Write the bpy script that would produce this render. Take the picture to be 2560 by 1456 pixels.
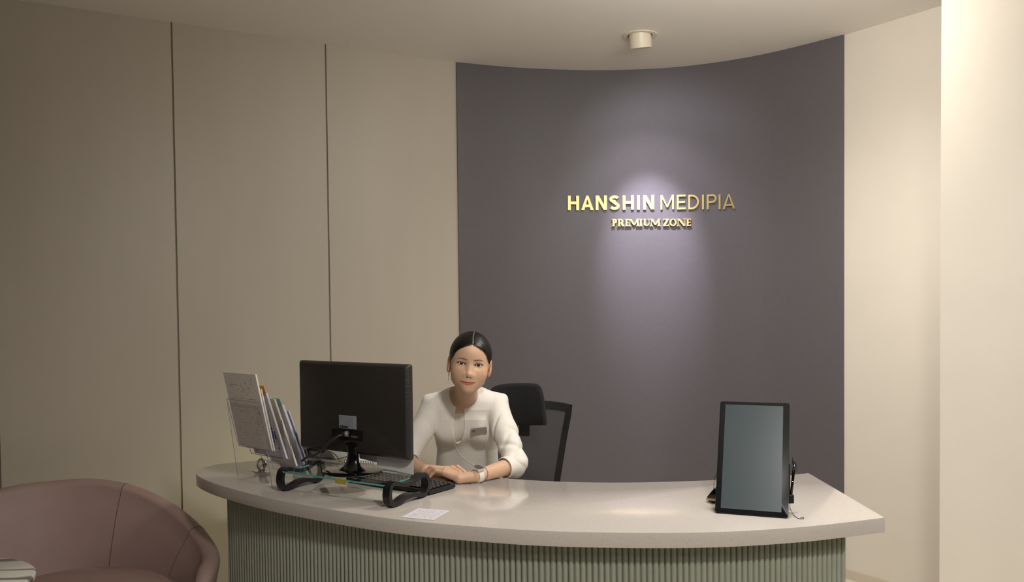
import bpy, bmesh, math, random
import numpy as np
from mathutils import Vector, Matrix
random.seed(7); np.random.seed(7)
for o in list(bpy.data.objects): bpy.data.objects.remove(o)
S = bpy.context.scene
COL = S.collection
# ------------------------------------------------------------------ camera
TH, RO = math.radians(1.6), .0109
cam = bpy.data.objects.new('camera', bpy.data.cameras.new('camera'))
COL.objects.link(cam)
cam.matrix_world = Matrix.Translation((0, 0, 1.4)) @ Matrix.Rotation(math.pi/2-TH, 4, 'X') @ Matrix.Rotation(-RO, 4, 'Z')
cam.data.sensor_width = 36; cam.data.lens = 2050/2560*36
cam.data.shift_y = 94/2560; cam.data.clip_start = .05
S.camera = cam
# ------------------------------------------------------------------ world, light, exposure
S.view_settings.view_transform = 'Standard'; S.view_settings.look = 'None'
S.view_settings.gamma = 1; S.view_settings.use_curve_mapping = False
S.view_settings.exposure = -.27
W = bpy.data.worlds.new('world'); S.world = W; W.use_nodes = True
W.node_tree.nodes['Background'].inputs[0].default_value = (1, .93, .82, 1)
W.node_tree.nodes['Background'].inputs[1].default_value = .03
def light(kind, name, loc, power, col, target=None, **kw):
    l = bpy.data.lights.new(name, kind); l.energy = power; l.color = col
    for k, v in kw.items(): setattr(l, k, v)
    o = bpy.data.objects.new(name, l); COL.objects.link(o); o.location = loc
    if target is not None:
        o.rotation_euler = (Vector(target)-Vector(loc)).to_track_quat('-Z', 'Y').to_euler()
    return o
WARM = (1, .955, .895)
light('SPOT', 'downlight_or_fill_beam', (.98, 3.02, 2.69), 125, WARM, (1.02, 3.0, 0), spot_size=2.7, spot_blend=1, shadow_soft_size=.08)
light('SPOT', 'wall_washer_beam', (1.0, 2.2, 2.69), 40, WARM, (1.85, 3.9, 1.6), spot_size=1.8, spot_blend=1, shadow_soft_size=.08)
light('SPOT', 'downlight_or_fill_beam', (2.45, .9, 2.69), 185, WARM, (2.4, 3.0, .2), spot_size=1.5, spot_blend=1, shadow_soft_size=.08)
light('SPOT', 'downlight_or_fill_beam', (.55, .6, 2.69), 235, WARM, (.4, 2.4, .5), spot_size=2.0, spot_blend=1, shadow_soft_size=.12)  # added frontal fill for the desk front and face, not a known lamp
light('AREA', 'ceiling_fill', (.6, .4, 2.2), 12, WARM, (1.0, 3.2, 2.73), shape='RECTANGLE', size=1.4, size_y=.4)  # added soft fill standing in for indirect ceiling light, no fixture
light('AREA', 'ceiling_fill', (.85, 2.45, 2.4), 16, WARM, (1.1, 3.4, 2.9), shape='RECTANGLE', size=.8, size_y=.15)  # second added upward fill, lifts the ceiling brightness; no lamp hangs there
ACC = (.84, .78, 1)
light('SPOT', 'accent_beam', (.672, 4.13, 2.63), 24, ACC, (.80, 4.66, 1.55), spot_size=1.46, spot_blend=1, shadow_soft_size=.03)
light('SPOT', 'accent_beam', (.672, 4.13, 2.63), 5.5, ACC, (.86, 4.66, 2.15), spot_size=1.9, spot_blend=1, shadow_soft_size=.03)
light('SPOT', 'accent_beam_core', (.672, 4.13, 2.63), 190, ACC, (.79, 4.66, 1.74), spot_size=.66, spot_blend=1, shadow_soft_size=.03)
light('SPOT', 'under_counter_led', (-.86, 3.42, .55), 2.2, (.85, .9, .35), (-1.3, 3.95, .45), spot_size=1.9, spot_blend=1, shadow_soft_size=.05)

# ------------------------------------------------------------------ helpers
F, SH, C0 = 2050., 94., np.array([0, 0, 1.4])
fw = np.array([0, math.cos(TH), -math.sin(TH)]); r0 = np.array([1, 0, 0.]); u0 = np.cross(r0, fw)
rr = r0*math.cos(RO)-u0*math.sin(RO); uu = u0*math.cos(RO)+r0*math.sin(RO)
def ray(px, py): return fw+rr*(px-1280)/F+uu*(728+SH-py)/F
def atz(px, py, z): d = ray(px, py); return C0+d*(z-1.4)/d[2]
def aty(px, py, y): d = ray(px, py); return C0+d*y/d[1]

MW = {}
def empty(name, loc, rz=0, label=None, cat=None, group=None):
    o = bpy.data.objects.new(name, None); COL.objects.link(o)
    o.empty_display_size = .05
    M = Matrix.Translation(loc) @ Matrix.Rotation(rz, 4, 'Z'); o.matrix_world = M; MW[o] = M
    tag(o, label, cat, group); return o
def tag(o, label=None, cat=None, group=None, kind=None):
    if label: o['label'] = label
    if cat: o['category'] = cat
    if group: o['group'] = group
    if kind: o['kind'] = kind
    return o
def obj(name, vf, mat, parent=None, smooth=False, local=False, label=None, kind=None, uv=None, auto=None):
    """vf=(verts,faces). world coordinates unless local=True (then coordinates of the thing's base)."""
    V, Fc = vf
    V = [Vector(v) for v in V]
    if parent is not None:
        M = MW[parent]
        if not local: Mi = M.inverted(); V = [Mi @ v for v in V]
    else:
        lo = Vector([min(v[i] for v in V) for i in range(3)]); hi = Vector([max(v[i] for v in V) for i in range(3)])
        M = Matrix.Translation(((lo.x+hi.x)/2, (lo.y+hi.y)/2, lo.z)); Mi = M.inverted(); V = [Mi @ v for v in V]
    me = bpy.data.meshes.new(name); me.from_pydata([tuple(v) for v in V], [], [tuple(f) for f in Fc]); me.validate()
    for m in (mat if isinstance(mat, (list, tuple)) else [mat]): me.materials.append(m)
    if uv is not None:
        ul = me.uv_layers.new(name='UVMap')
        for i, l in enumerate(me.loops): ul.data[i].uv = uv[l.vertex_index]
    if smooth: me.shade_smooth()
    if auto is not None:
        me.shade_smooth(); me.set_sharp_from_angle(angle=math.radians(auto))
    o = bpy.data.objects.new(name, me); COL.objects.link(o)
    if parent is not None: o.parent = parent
    else: o.matrix_world = M
    MW[o] = M
    if label: o['label'] = label
    if kind: o['kind'] = kind
    return o
def join(*parts):
    V = []; Fc = []
    for v, f in parts:
        n = len(V); V += [tuple(a) for a in v]; Fc += [tuple(i+n for i in g) for g in f]
    return V, Fc
def xf(vf, M): return [tuple(M @ Vector(v)) for v in vf[0]], vf[1]
def T(*a): return Matrix.Translation(a)
def R(a, ax='Z'): return Matrix.Rotation(a, 4, ax)
def frombm(bm):
    bm.verts.ensure_lookup_table(); bm.normal_update()
    V = [tuple(v.co) for v in bm.verts]; Fc = [tuple(v.index for v in f.verts) for f in bm.faces]
    bm.free(); return V, Fc
def box(x0, x1, y0, y1, z0, z1, bev=0, seg=2):
    bm = bmesh.new(); bmesh.ops.create_cube(bm, size=1)
    for v in bm.verts: v.co = Vector(((x0+x1)/2+v.co.x*(x1-x0), (y0+y1)/2+v.co.y*(y1-y0), (z0+z1)/2+v.co.z*(z1-z0)))
    if bev: bmesh.ops.bevel(bm, geom=list(bm.edges), offset=bev, segments=seg, affect='EDGES', profile=.5)
    bm.verts.index_update(); return frombm(bm)
def prism(poly, z0, z1, bev=0):
    """poly: list of (x,y) ccw"""
    n = len(poly); bm = bmesh.new()
    b = [bm.verts.new((p[0], p[1], z0)) for p in poly]; t = [bm.verts.new((p[0], p[1], z1)) for p in poly]
    bm.faces.new(t); bm.faces.new(b[::-1])
    for i in range(n): bm.faces.new((b[i], b[(i+1) % n], t[(i+1) % n], t[i]))
    bmesh.ops.recalc_face_normals(bm, faces=bm.faces)
    if bev:
        es = [e for e in bm.edges if abs(e.verts[0].co.z-e.verts[1].co.z) < 1e-6]
        bmesh.ops.bevel(bm, geom=es, offset=bev, segments=2, affect='EDGES', profile=.5)
    bm.verts.index_update(); return frombm(bm)
def rrect(w, h, r, n=6, cx=0, cy=0):
    P = []
    for (sx, sy, a0) in ((1, 1, 0), (-1, 1, 90), (-1, -1, 180), (1, -1, 270)):
        for k in range(n+1):
            a = math.radians(a0+90*k/n); P.append((cx+sx*(w/2-r)+r*math.cos(a), cy+sy*(h/2-r)+r*math.sin(a)))
    return P
def lathe(prof, n=32, c=(0, 0)):
    V = []; Fc = []
    for (r, z) in prof:
        for k in range(n):
            a = 2*math.pi*k/n; V.append((c[0]+r*math.cos(a), c[1]+r*math.sin(a), z))
    for i in range(len(prof)-1):
        for k in range(n): Fc.append((i*n+k, i*n+(k+1) % n, (i+1)*n+(k+1) % n, (i+1)*n+k))
    if prof[0][0] > 1e-5: Fc.append(tuple(range(n))[::-1])
    if prof[-1][0] > 1e-5: Fc.append(tuple(range((len(prof)-1)*n, len(prof)*n)))
    return V, Fc
def smoothpath(P, n=8, closed=False):
    P = [np.array(p, float) for p in P]; out = []; m = len(P)
    for i in range(m if closed else m-1):
        if closed: a, b, c, d = P[i-1], P[i], P[(i+1) % m], P[(i+2) % m]
        else: a, b, c, d = P[max(i-1, 0)], P[i], P[i+1], P[min(i+2, m-1)]
        for k in range(n):
            t = k/n; out.append(.5*((2*b)+(c-a)*t+(2*a-5*b+4*c-d)*t*t+(3*b-a-3*c+d)*t**3))
    if not closed: out.append(P[-1])
    return out
def tube(P, r, n=10, closed=False, sub=0, flat=1.0):
    if sub: P = smoothpath(P, sub, closed)
    P = [Vector(p) for p in P]; m = len(P); V = []; Fc = []
    rs = r if isinstance(r, (list, tuple, np.ndarray)) else [r]*m
    if len(rs) != m: rs = list(np.interp(np.linspace(0, 1, m), np.linspace(0, 1, len(rs)), rs))
    up = None
    for i in range(m):
        if closed: t = (P[(i+1) % m]-P[i-1]).normalized()
        else: t = (P[min(i+1, m-1)]-P[max(i-1, 0)]).normalized()
        if up is None:
            up = Vector((0, 0, 1)) if abs(t.z) < .9 else Vector((1, 0, 0))
        u = (up-t*up.dot(t)).normalized(); up = u; w = t.cross(u)
        for k in range(n):
            a = 2*math.pi*k/n; V.append(tuple(P[i]+(u*math.cos(a)*flat+w*math.sin(a))*rs[i]))
    for i in range(m if closed else m-1):
        j = (i+1) % m
        for k in range(n): Fc.append((i*n+k, i*n+(k+1) % n, j*n+(k+1) % n, j*n+k))
    if not closed: Fc.append(tuple(range(n))[::-1]); Fc.append(tuple(range((m-1)*n, m*n)))
    return V, Fc
def ribbon_sweep(P2, half_w, half_t, closed=True):
    """flat bar swept along a closed 2D path (x=path u, z=path v); width along y"""
    m = len(P2); V = []; Fc = []
    for i in range(m):
        a = np.array(P2[i-1] if (closed or i) else P2[i]); b = np.array(P2[(i+1) % m] if (closed or i < m-1) else P2[i])
        t = b-a; t = t/np.linalg.norm(t); nrm = np.array([-t[1], t[0]]); p = np.array(P2[i])
        for (s, y) in ((1, -1), (1, 1), (-1, 1), (-1, -1)):
            q = p+nrm*s*half_t; V.append((q[0], y*half_w, q[1]))
    for i in range(m if closed else m-1):
        j = (i+1) % m
        for k in range(4): Fc.append((i*4+k, i*4+(k+1) % 4, j*4+(k+1) % 4, j*4+k))
    if not closed: Fc.append((0, 1, 2, 3)); Fc.append(((m-1)*4+3, (m-1)*4+2, (m-1)*4+1, (m-1)*4))
    return V, Fc
# ------------------------------------------------------------------ materials
def s2l(c):
    if isinstance(c, str): c = [int(c[i:i+2], 16)/255 for i in (0, 2, 4)]
    return tuple((x/12.92 if x <= .04045 else ((x+.055)/1.055)**2.4) for x in c)+(1,)
def mat(name, col, rough=.5, metal=0, bump=0, bscale=200, var=0, vscale=30, spec=.5, stretch=(1, 1, 1), trans=0, coat=0, sheen=0, sss=0, ior=None):
    m = bpy.data.materials.new(name); m.use_nodes = True; nt = m.node_tree; b = nt.nodes['Principled BSDF']
    c = s2l(col); b.inputs['Base Color'].default_value = c
    b.inputs['Roughness'].default_value = rough; b.inputs['Metallic'].default_value = metal
    b.inputs['Specular IOR Level'].default_value = spec
    if coat: b.inputs['Coat Weight'].default_value = coat; b.inputs['Coat Roughness'].default_value = .08
    if sheen: b.inputs['Sheen Weight'].default_value = sheen; b.inputs['Sheen Roughness'].default_value = .5
    if sss: b.inputs['Subsurface Weight'].default_value = sss; b.inputs['Subsurface Radius'].default_value = (.01, .004, .002); b.inputs['Subsurface Scale'].default_value = .5
    tc = nt.nodes.new('ShaderNodeTexCoord'); mp = nt.nodes.new('ShaderNodeMapping'); mp.inputs['Scale'].default_value = stretch
    nt.links.new(tc.outputs['Object'], mp.inputs['Vector'])
    if var:
        n = nt.nodes.new('ShaderNodeTexNoise'); n.inputs['Scale'].default_value = vscale; n.inputs['Detail'].default_value = 3
        nt.links.new(mp.outputs[0], n.inputs['Vector'])
        r = nt.nodes.new('ShaderNodeValToRGB'); r.color_ramp.elements[0].position = .3; r.color_ramp.elements[1].position = .7
        r.color_ramp.elements[0].color = tuple(x*(1-var) for x in c[:3])+(1,); r.color_ramp.elements[1].color = tuple(min(1, x*(1+var)) for x in c[:3])+(1,)
        nt.links.new(n.outputs['Fac'], r.inputs['Fac']); nt.links.new(r.outputs['Color'], b.inputs['Base Color'])
    if bump:
        n = nt.nodes.new('ShaderNodeTexNoise'); n.inputs['Scale'].default_value = bscale; n.inputs['Detail'].default_value = 2
        nt.links.new(mp.outputs[0], n.inputs['Vector'])
        bp = nt.nodes.new('ShaderNodeBump'); bp.inputs['Strength'].default_value = bump; bp.inputs['Distance'].default_value = .002
        nt.links.new(n.outputs['Fac'], bp.inputs['Height']); nt.links.new(bp.outputs[0], b.inputs['Normal'])
    return m
def clear_mat(name, tint, refl=.05):
    m = bpy.data.materials.new(name); m.use_nodes = True; nt = m.node_tree; nt.nodes.clear()
    out = nt.nodes.new('ShaderNodeOutputMaterial'); mx = nt.nodes.new('ShaderNodeMixShader')
    tr = nt.nodes.new('ShaderNodeBsdfTransparent'); tr.inputs[0].default_value = tint+(1,)
    gl = nt.nodes.new('ShaderNodeBsdfGlossy'); gl.inputs['Roughness'].default_value = .03
    fr = nt.nodes.new('ShaderNodeFresnel'); fr.inputs[0].default_value = 1.33
    ge = nt.nodes.new('ShaderNodeNewGeometry'); ml = nt.nodes.new('ShaderNodeMath'); ml.operation = 'MULTIPLY_ADD'
    ml.inputs[1].default_value = -1; ml.inputs[2].default_value = 1; nt.links.new(ge.outputs['Backfacing'], ml.inputs[0])
    m2 = nt.nodes.new('ShaderNodeMath'); m2.operation = 'MULTIPLY'; mn = nt.nodes.new('ShaderNodeMath'); mn.operation = 'MINIMUM'; mn.inputs[1].default_value = .14; nt.links.new(fr.outputs[0], mn.inputs[0]); nt.links.new(mn.outputs[0], m2.inputs[0]); nt.links.new(ml.outputs[0], m2.inputs[1])
    nt.links.new(m2.outputs[0], mx.inputs[0]); nt.links.new(tr.outputs[0], mx.inputs[1]); nt.links.new(gl.outputs[0], mx.inputs[2])
    nt.links.new(mx.outputs[0], out.inputs[0]); return m
def text_mat(name, paper, ink, lines=26, freq=18, seed=0, mx=(.1, .9), my=(.06, .94), amt=.46, rough=.6):
    m = mat(name, paper, rough); nt = m.node_tree; b = nt.nodes['Principled BSDF']
    def N(t, **k):
        n = nt.nodes.new(t)
        for a, v in k.items(): setattr(n, a, v)
        return n
    def mth(op, a, b_=None):
        n = N('ShaderNodeMath', operation=op)
        for i, v in enumerate((a, b_)):
            if v is None: continue
            if isinstance(v, (int, float)): n.inputs[i].default_value = v
            else: nt.links.new(v, n.inputs[i])
        return n.outputs[0]
    uvn = N('ShaderNodeTexCoord'); sp = N('ShaderNodeSeparateXYZ'); nt.links.new(uvn.outputs['UV'], sp.inputs[0])
    u, v = sp.outputs[0], sp.outputs[1]
    vl = mth('MULTIPLY', v, lines); fl = mth('FLOOR', vl); fr = mth('FRACT', vl)
    band = mth('MULTIPLY', mth('GREATER_THAN', fr, .35), mth('LESS_THAN', fr, .62))
    cb = N('ShaderNodeCombineXYZ'); nt.links.new(mth('MULTIPLY', u, freq), cb.inputs[0]); nt.links.new(mth('ADD', mth('MULTIPLY', fl, 3.7), seed), cb.inputs[1])
    nz = N('ShaderNodeTexNoise'); nz.inputs['Scale'].default_value = 1; nz.inputs['Detail'].default_value = 4; nz.inputs['Roughness'].default_value = .7; nt.links.new(cb.outputs[0], nz.inputs['Vector'])
    k = mth('MULTIPLY', mth('GREATER_THAN', nz.outputs['Fac'], 1-amt), band)
    for (x, lo, hi) in ((u, *mx), (v, *my)):
        k = mth('MULTIPLY', k, mth('MULTIPLY', mth('GREATER_THAN', x, lo), mth('LESS_THAN', x, hi)))
    mixn = N('ShaderNodeMix', data_type='RGBA'); nt.links.new(k, mixn.inputs[0])
    mixn.inputs[6].default_value = s2l(paper); mixn.inputs[7].default_value = s2l(ink)
    nt.links.new(mixn.outputs[2], b.inputs['Base Color']); return m
M_wall = mat('beige_wall_panel', 'c2b9a9', .42, bump=.06, bscale=90, var=.02, vscale=6, stretch=(1, 1, .12))
M_wallR = mat('cream_wall_paint', 'ddd5c8', .55, bump=.05, bscale=300, var=.015, vscale=5)
M_dark = mat('mauve_grey_wallpaper', '5d595c', .5, bump=.08, bscale=350, var=.03, vscale=40)
M_ceil = mat('ceiling_paint', 'f3eee5', .8, bump=.03, bscale=200)
M_floor = mat('floor_tile', 'd6cec0', .3, var=.04, vscale=4)
M_groove = mat('groove_dark', '8c8272', .7)
M_white = mat('white_metal', 'e6dcc8', .4)
M_gold = mat('brushed_brass', 'd3bd82', .42, metal=1, bump=.25, bscale=60, stretch=(1, 1, 14))
M_black = mat('black_plastic', '17161a', .38)
M_blackgloss = mat('gloss_black', '0b0b0c', .1, coat=.5)
M_flute = mat('sage_grey_flute', '949889', .35, var=.04, vscale=20)
M_fabric = mat('black_fabric', '131315', .9, bump=.5, bscale=900)
M_pink = mat('pink_leather', '9f8680', .55, bump=.12, bscale=700, var=.03, vscale=12)
M_seam = mat('pink_seam', '6f504b', .8)
M_glass = clear_mat('clear_glass', (.95, .98, .97))
M_gedge = mat('glass_edge_teal', '5fa59a', .15)
M_acr = clear_mat('clear_acrylic', (.994, .994, .996))
M_acredge = mat('acrylic_edge', '8b88a5', .2)
M_paper = mat('white_paper', 'e9e5e4', .7)
M_chrome = mat('chrome', 'd8d8d8', .12, metal=1)
def quartz():
    m = mat('speckled_quartz', 'd9cfc4', .13, coat=.15); nt = m.node_tree; b = nt.nodes['Principled BSDF']
    tc = nt.nodes.new('ShaderNodeTexCoord'); last = None
    base = s2l('c0b9b2')
    cur = None
    for (sc, th, colr) in ((520, .22, 'a89f95'), (300, .13, '8c8377'), (600, .22, 'c6beb5')):
        v = nt.nodes.new('ShaderNodeTexVoronoi'); v.inputs['Scale'].default_value = sc; nt.links.new(tc.outputs['Object'], v.inputs['Vector'])
        w = nt.nodes.new('ShaderNodeTexWhiteNoise'); nt.links.new(v.outputs['Position'], w.inputs['Vector'])
        g = nt.nodes.new('ShaderNodeMath'); g.operation = 'LESS_THAN'; nt.links.new(w.outputs['Value'], g.inputs[0]); g.inputs[1].default_value = .22
        d = nt.nodes.new('ShaderNodeMath'); d.operation = 'LESS_THAN'; nt.links.new(v.outputs['Distance'], d.inputs[0]); d.inputs[1].default_value = th*1.6
        k = nt.nodes.new('ShaderNodeMath'); k.operation = 'MULTIPLY'; nt.links.new(g.outputs[0], k.inputs[0]); nt.links.new(d.outputs[0], k.inputs[1])
        mx = nt.nodes.new('ShaderNodeMix'); mx.data_type = 'RGBA'; nt.links.new(k.outputs[0], mx.inputs[0])
        if cur is None: mx.inputs[6].default_value = base
        else: nt.links.new(cur, mx.inputs[6])
        mx.inputs[7].default_value = s2l(colr); cur = mx.outputs[2]
    nt.links.new(cur, b.inputs['Base Color']); return m
M_quartz = quartz()
# ------------------------------------------------------------------ room shell
H = 2.73
def wallstrip(name, P, z0, z1, th, m, **kw):
    """vertical wall along 2D polyline P, room side on the right hand of travel direction"""
    P = [np.array(p, float) for p in P]; n = len(P); V = []; Fc = []
    for i in range(n):
        t = P[min(i+1, n-1)]-P[max(i-1, 0)]; t /= np.linalg.norm(t); q = P[i]+np.array([-t[1], t[0]])*th
        V += [(P[i][0], P[i][1], z0), (P[i][0], P[i][1], z1), (q[0], q[1], z1), (q[0], q[1], z0)]
    for i in range(n-1):
        for k in range(4): Fc.append((i*4+k, i*4+(k+1) % 4, i*4+4+(k+1) % 4, i*4+4+k))
    Fc += [(3, 2, 1, 0), (n*4-4, n*4-3, n*4-2, n*4-1)]
    return V, Fc
wl_a, wl_b = np.array([-.29, 4.516]), np.array([-1.561, 3.832]); wd = (wl_b-wl_a)/np.linalg.norm(wl_b-wl_a)
marks = [0, .722, 1.443, 2.165, 2.887, 3.6]
pieces = []
for i in range(len(marks)-1):
    g = .004
    a = wl_a+wd*(marks[i]+(g if i else 0)); b = wl_a+wd*(marks[i+1]-g)
    pieces.append(wallstrip('', [b, a], 0, H, .006, None))
wl = obj('wall_left', join(*pieces), M_wall, kind='structure')
nn = np.array([wd[1], -wd[0]]); nn = -nn if nn[1] < 0 else nn
bk = [wl_a+nn*.0062, wl_a+wd*3.7+nn*.0062]
obj('trim_1', wallstrip('', [bk[1], bk[0]], 0, H, .05, None), M_groove, kind='structure')
ARC = smoothpath([(-.29, 4.516), (.061, 4.635), (.516, 4.70), (.96, 4.648), (1.349, 4.446), (1.672, 4.124)], 16)
wr_d = np.array([.576, -.817]); wr_a = np.array([1.672, 4.124])
ARC_IN = []
for i, p in enumerate(ARC):
    t = ARC[min(i+1, len(ARC)-1)]-ARC[max(i-1, 0)]; t = t/np.linalg.norm(t); ARC_IN.append(p+np.array([t[1], -t[0]])*.012)
obj('wall_back', wallstrip('', ARC_IN, 0, H, .07, None), M_dark, kind='structure', auto=30)
obj('wall_right', wallstrip('', [wr_a, wr_a+wr_d*.9], 0, H, .08, None), M_wallR, kind='structure')
obj('baseboard_right', wallstrip('', [wr_a-np.array([.004, .003]), wr_a-np.array([.004, .003])+wr_d*.9], 0, .045, .003, None), mat('baseboard_gloss', 'cbbfab', .3), kind='structure')
cx = aty(2352, 500, 3.0)[0]
obj('wall_near', prism([(cx, 3.0), (3.6, 3.0), (3.6, 3.5), (cx+.32, 3.5)], 0, H), M_wallR, kind='structure')
FP = [(-3.5, -2.5), (3.7, -2.5), (3.7, 4.9), (-3.5, 4.9)]
obj('floor', prism(FP, -.08, 0), M_floor, kind='structure')
obj('ceiling', prism(FP, H, H+.1), M_ceil, kind='structure')
# ------------------------------------------------------------------ accent downlight
dl = empty('ceiling_downlight', (.649, 4.096, H), 0, 'white round adjustable ceiling downlight above the dark curved wall', 'ceiling light')
obj('trim_ring', lathe([(.060, 0), (.062, -.003), (.084, -.004), (.087, -.001), (.087, 0)], 48), M_white, dl, local=True, auto=40)
obj('recess', lathe([(.0605, -.0005), (.0, -.0006)], 48), mat('recess_dark', '241f18', .8), dl, local=True)
tilt = math.radians(14)
Mt = R(math.radians(-18)) @ T(0, 0, -.004) @ R(tilt, 'X')
obj('lamp_housing', xf(lathe([(.0, .02), (.0555, .02), (.0565, -.05), (.055, -.056), (.048, -.056), (.044, -.02), (0, -.018)], 48), Mt), M_white, dl, local=True, auto=40)
# ------------------------------------------------------------------ sign lettering
al = [0]
for i in range(1, len(ARC_IN)): al.append(al[-1]+np.linalg.norm(ARC_IN[i]-ARC_IN[i-1]))
al = np.array(al); AX = np.array([p[0] for p in ARC_IN]); AY = np.array([p[1] for p in ARC_IN])
def arcp(s, off):
    e = .01; x, y = np.interp(s, al, AX), np.interp(s, al, AY)
    t = np.array([np.interp(s+e, al, AX)-np.interp(s-e, al, AX), np.interp(s+e, al, AY)-np.interp(s-e, al, AY)]); t /= np.linalg.norm(t)
    return np.array([x, y])+np.array([t[1], -t[0]])*off
def arcs(px, py):
    d = ray(px, py); best = None
    ss = np.linspace(0, al[-1], 2000); X = np.interp(ss, al, AX); Y = np.interp(ss, al, AY)
    i = np.argmin(abs(X*d[1]-Y*d[0])); return ss[i], 1.4+d[2]*Y[i]/d[1]
def Q(a, b, c, d): return [a, b, c, d]
def strip(P, t):
    P = [np.array(p, float) for p in P]; out = []; n = len(P); L = []; Rr = []
    for i in range(n):
        d = P[min(i+1, n-1)]-P[max(i-1, 0)]; d /= np.linalg.norm(d); m = np.array([-d[1], d[0]])
        tt = t[i] if isinstance(t, (list, np.ndarray)) else t
        L.append(P[i]+m*tt/2); Rr.append(P[i]-m*tt/2)
    return L+Rr[::-1]
def rect(x0, x1, y0, y1): return [(x0, y0), (x1, y0), (x1, y1), (x0, y1)]
def glyph(ch, w, h, t, serif=False):
    th = t*.42 if serif else t; P = []
    sl = w*.13 if serif else 0; sh_ = h*.07
    def ser(x, y):
        if serif: P.append(rect(x-t*.9, x+t*.9, y-(0 if y < h/2 else sh_), y+(sh_ if y < h/2 else 0)))
    if ch == 'H': P += [rect(0, t, 0, h), rect(w-t, w, 0, h), rect(t, w-t, h*.5-t*.5, h*.5+t*.5)]
    if ch == 'A':
        k = t*1.12; P += [[(0, 0), (k, 0), (w/2+k*.32, h), (w/2-k*.32, h)][:4], [(w-k, 0), (w, 0), (w/2+k*.32, h), (w/2-k*.32, h)], rect(w*.24, w*.76, h*.2, h*.2+t*.9)]
    if ch == 'N':
        a = th; P += [rect(0, a, 0, h), rect(w-a, w, 0, h), [(0, h), (t*1.15, h), (w, 0), (w-t*1.15, 0)]]
        if serif: ser(a/2, 0); ser(a/2, h); ser(w-a/2, h)
    if ch == 'I':
        P += [rect(w/2-t/2, w/2+t/2, 0, h)]; ser(w/2, 0); ser(w/2, h)
    if ch == 'M':
        k = t*1.1
        a = th; P += [rect(0, a, 0, h), rect(w-t, w, 0, h), [(0, h), (k, h), (w/2+k*.35, h*.15), (w/2-k*.35, h*.15)], [(w-max(k*.8, a), h), (w, h), (w/2+k*.35, h*.15), (w/2-k*.35, h*.15)]]
        if serif: ser(a/2, 0); ser(w-t/2, 0); ser(a, h); ser(w-t/2, h)
    if ch == 'E':
        o = t*.3 if serif else 0
        P += [rect(o, o+t, 0, h), rect(o+t, w, 0, th), rect(o+t, w*.93, h/2-th/2, h/2+th/2), rect(o+t, w, h-th, h)]
        if serif: P += [rect(w-th, w, 0, h*.24), rect(w-th, w, h*.78, h), rect(w*.86, w*.93, h*.38, h*.62)]; ser(t*.9, 0); ser(t*.9, h)
    if ch in 'DPR':
        o = t*.3 if serif else 0; y0 = 0 if ch == 'D' else h*.42; hh = h-y0; P.append(rect(o, o+t, 0, h)); C = []; TT = []
        r = (hh-th)/2; xr = w-t/2 if ch != 'R' else w*.84-t/2; xc = max(xr-r, o+t)
        C.append((o+t*.8, y0+th/2)); TT.append(th)
        for k in range(15):
            a = -math.pi/2+math.pi*k/14; C.append((xc+(xr-xc)*math.cos(a), y0+th/2+r+r*math.sin(a))); TT.append(th+(t-th)*abs(math.cos(a)))
        C.append((o+t*.8, h-th/2)); TT.append(th); P.append(strip(C, TT))
        if ch == 'R': P.append([(w*.42, h*.45), (w*.42+t*1.2, h*.45), (w, 0), (w-t*1.3, 0)])
        if serif: ser(o+t*.5, 0); ser(o+t*.5, h)
    if ch == 'S':
        C = []
        for k in range(13):
            a = math.radians(25+ 245*k/12); C.append((w/2+(w/2-t/2)*math.cos(a), h*.745+(h*.255-t/2)*math.sin(a)))
        for k in range(1, 13):
            a = math.radians(90-245*k/12); C.append((w/2+(w/2-t/2)*math.cos(a), h*.27+(h*.27-t/2)*math.sin(a)+ (t*.0)))
        P.append(strip(smoothpath(C, 3), t))
    if ch == 'U':
        C = [(t*.9, h), (t*.9, h*.35)]+[(w/2-(w/2-t*.8)*math.cos(math.pi*k/10), h*.33-(h*.33-th)*math.sin(math.pi*k/10)) for k in range(1, 10)]+[(w-t*.7, h*.35), (w-t*.7, h)]
        P.append(strip(C, [t]*4+[th*1.2]*5+[th]*4)); ser(t*.9, h); ser(w-t*.7, h)
    if ch == 'Z': P += [rect(0, w, 0, th), rect(0, w, h-th, h), [(0, th*.5), (t*1.3, th*.5), (w, h-th*.5), (w-t*1.3, h-th*.5)], rect(w-th, w, 0, h*.26), rect(0, th, h*.76, h)]
    if ch == 'O':
        n = 28; o = [(w/2+w/2*math.cos(2*math.pi*k/n), h/2+h/2*math.sin(2*math.pi*k/n)) for k in range(n+1)]
        i = [(w/2+(w/2-t)*math.cos(2*math.pi*k/n), h/2+(h/2-th)*math.sin(2*math.pi*k/n)) for k in range(n+1)]
        for k in range(n): P.append([o[k], o[k+1], i[k+1], i[k]])
    return P
def letter(parent, ch, px0, px1, ybase, h, t, serif, depth, gap):
    s0, z0 = arcs(px0, ybase); s1, _ = arcs(px1, ybase); w = s1-s0
    parts = []
    for k, poly in enumerate(glyph(ch, w, h, t, serif)):
        # subdivide horizontally thin enough: follow the wall by mapping each vertex
        V = []; n = len(poly)
        for d in (gap, gap+depth+k*.00012):
            for (x, y) in poly:
                q = arcp(s0+x, d); V.append((q[0], q[1], z0+y))
        Fc = [tuple(range(n, 2*n)), tuple(range(n))[::-1]]+[(i, (i+1) % n, n+(i+1) % n, n+i) for i in range(n)]
        parts.append((V, Fc))
    o = obj('letter', join(*parts), M_gold, parent)
    return o
z1 = arcs(1620, 526.5)[1]
c1 = aty(1628, 525, 4.64)
sg = empty('wall_lettering', (c1[0], c1[1], z1), 0, 'large brushed brass sign letters reading HANSHIN MEDIPIA on the dark curved wall', 'sign')
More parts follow.
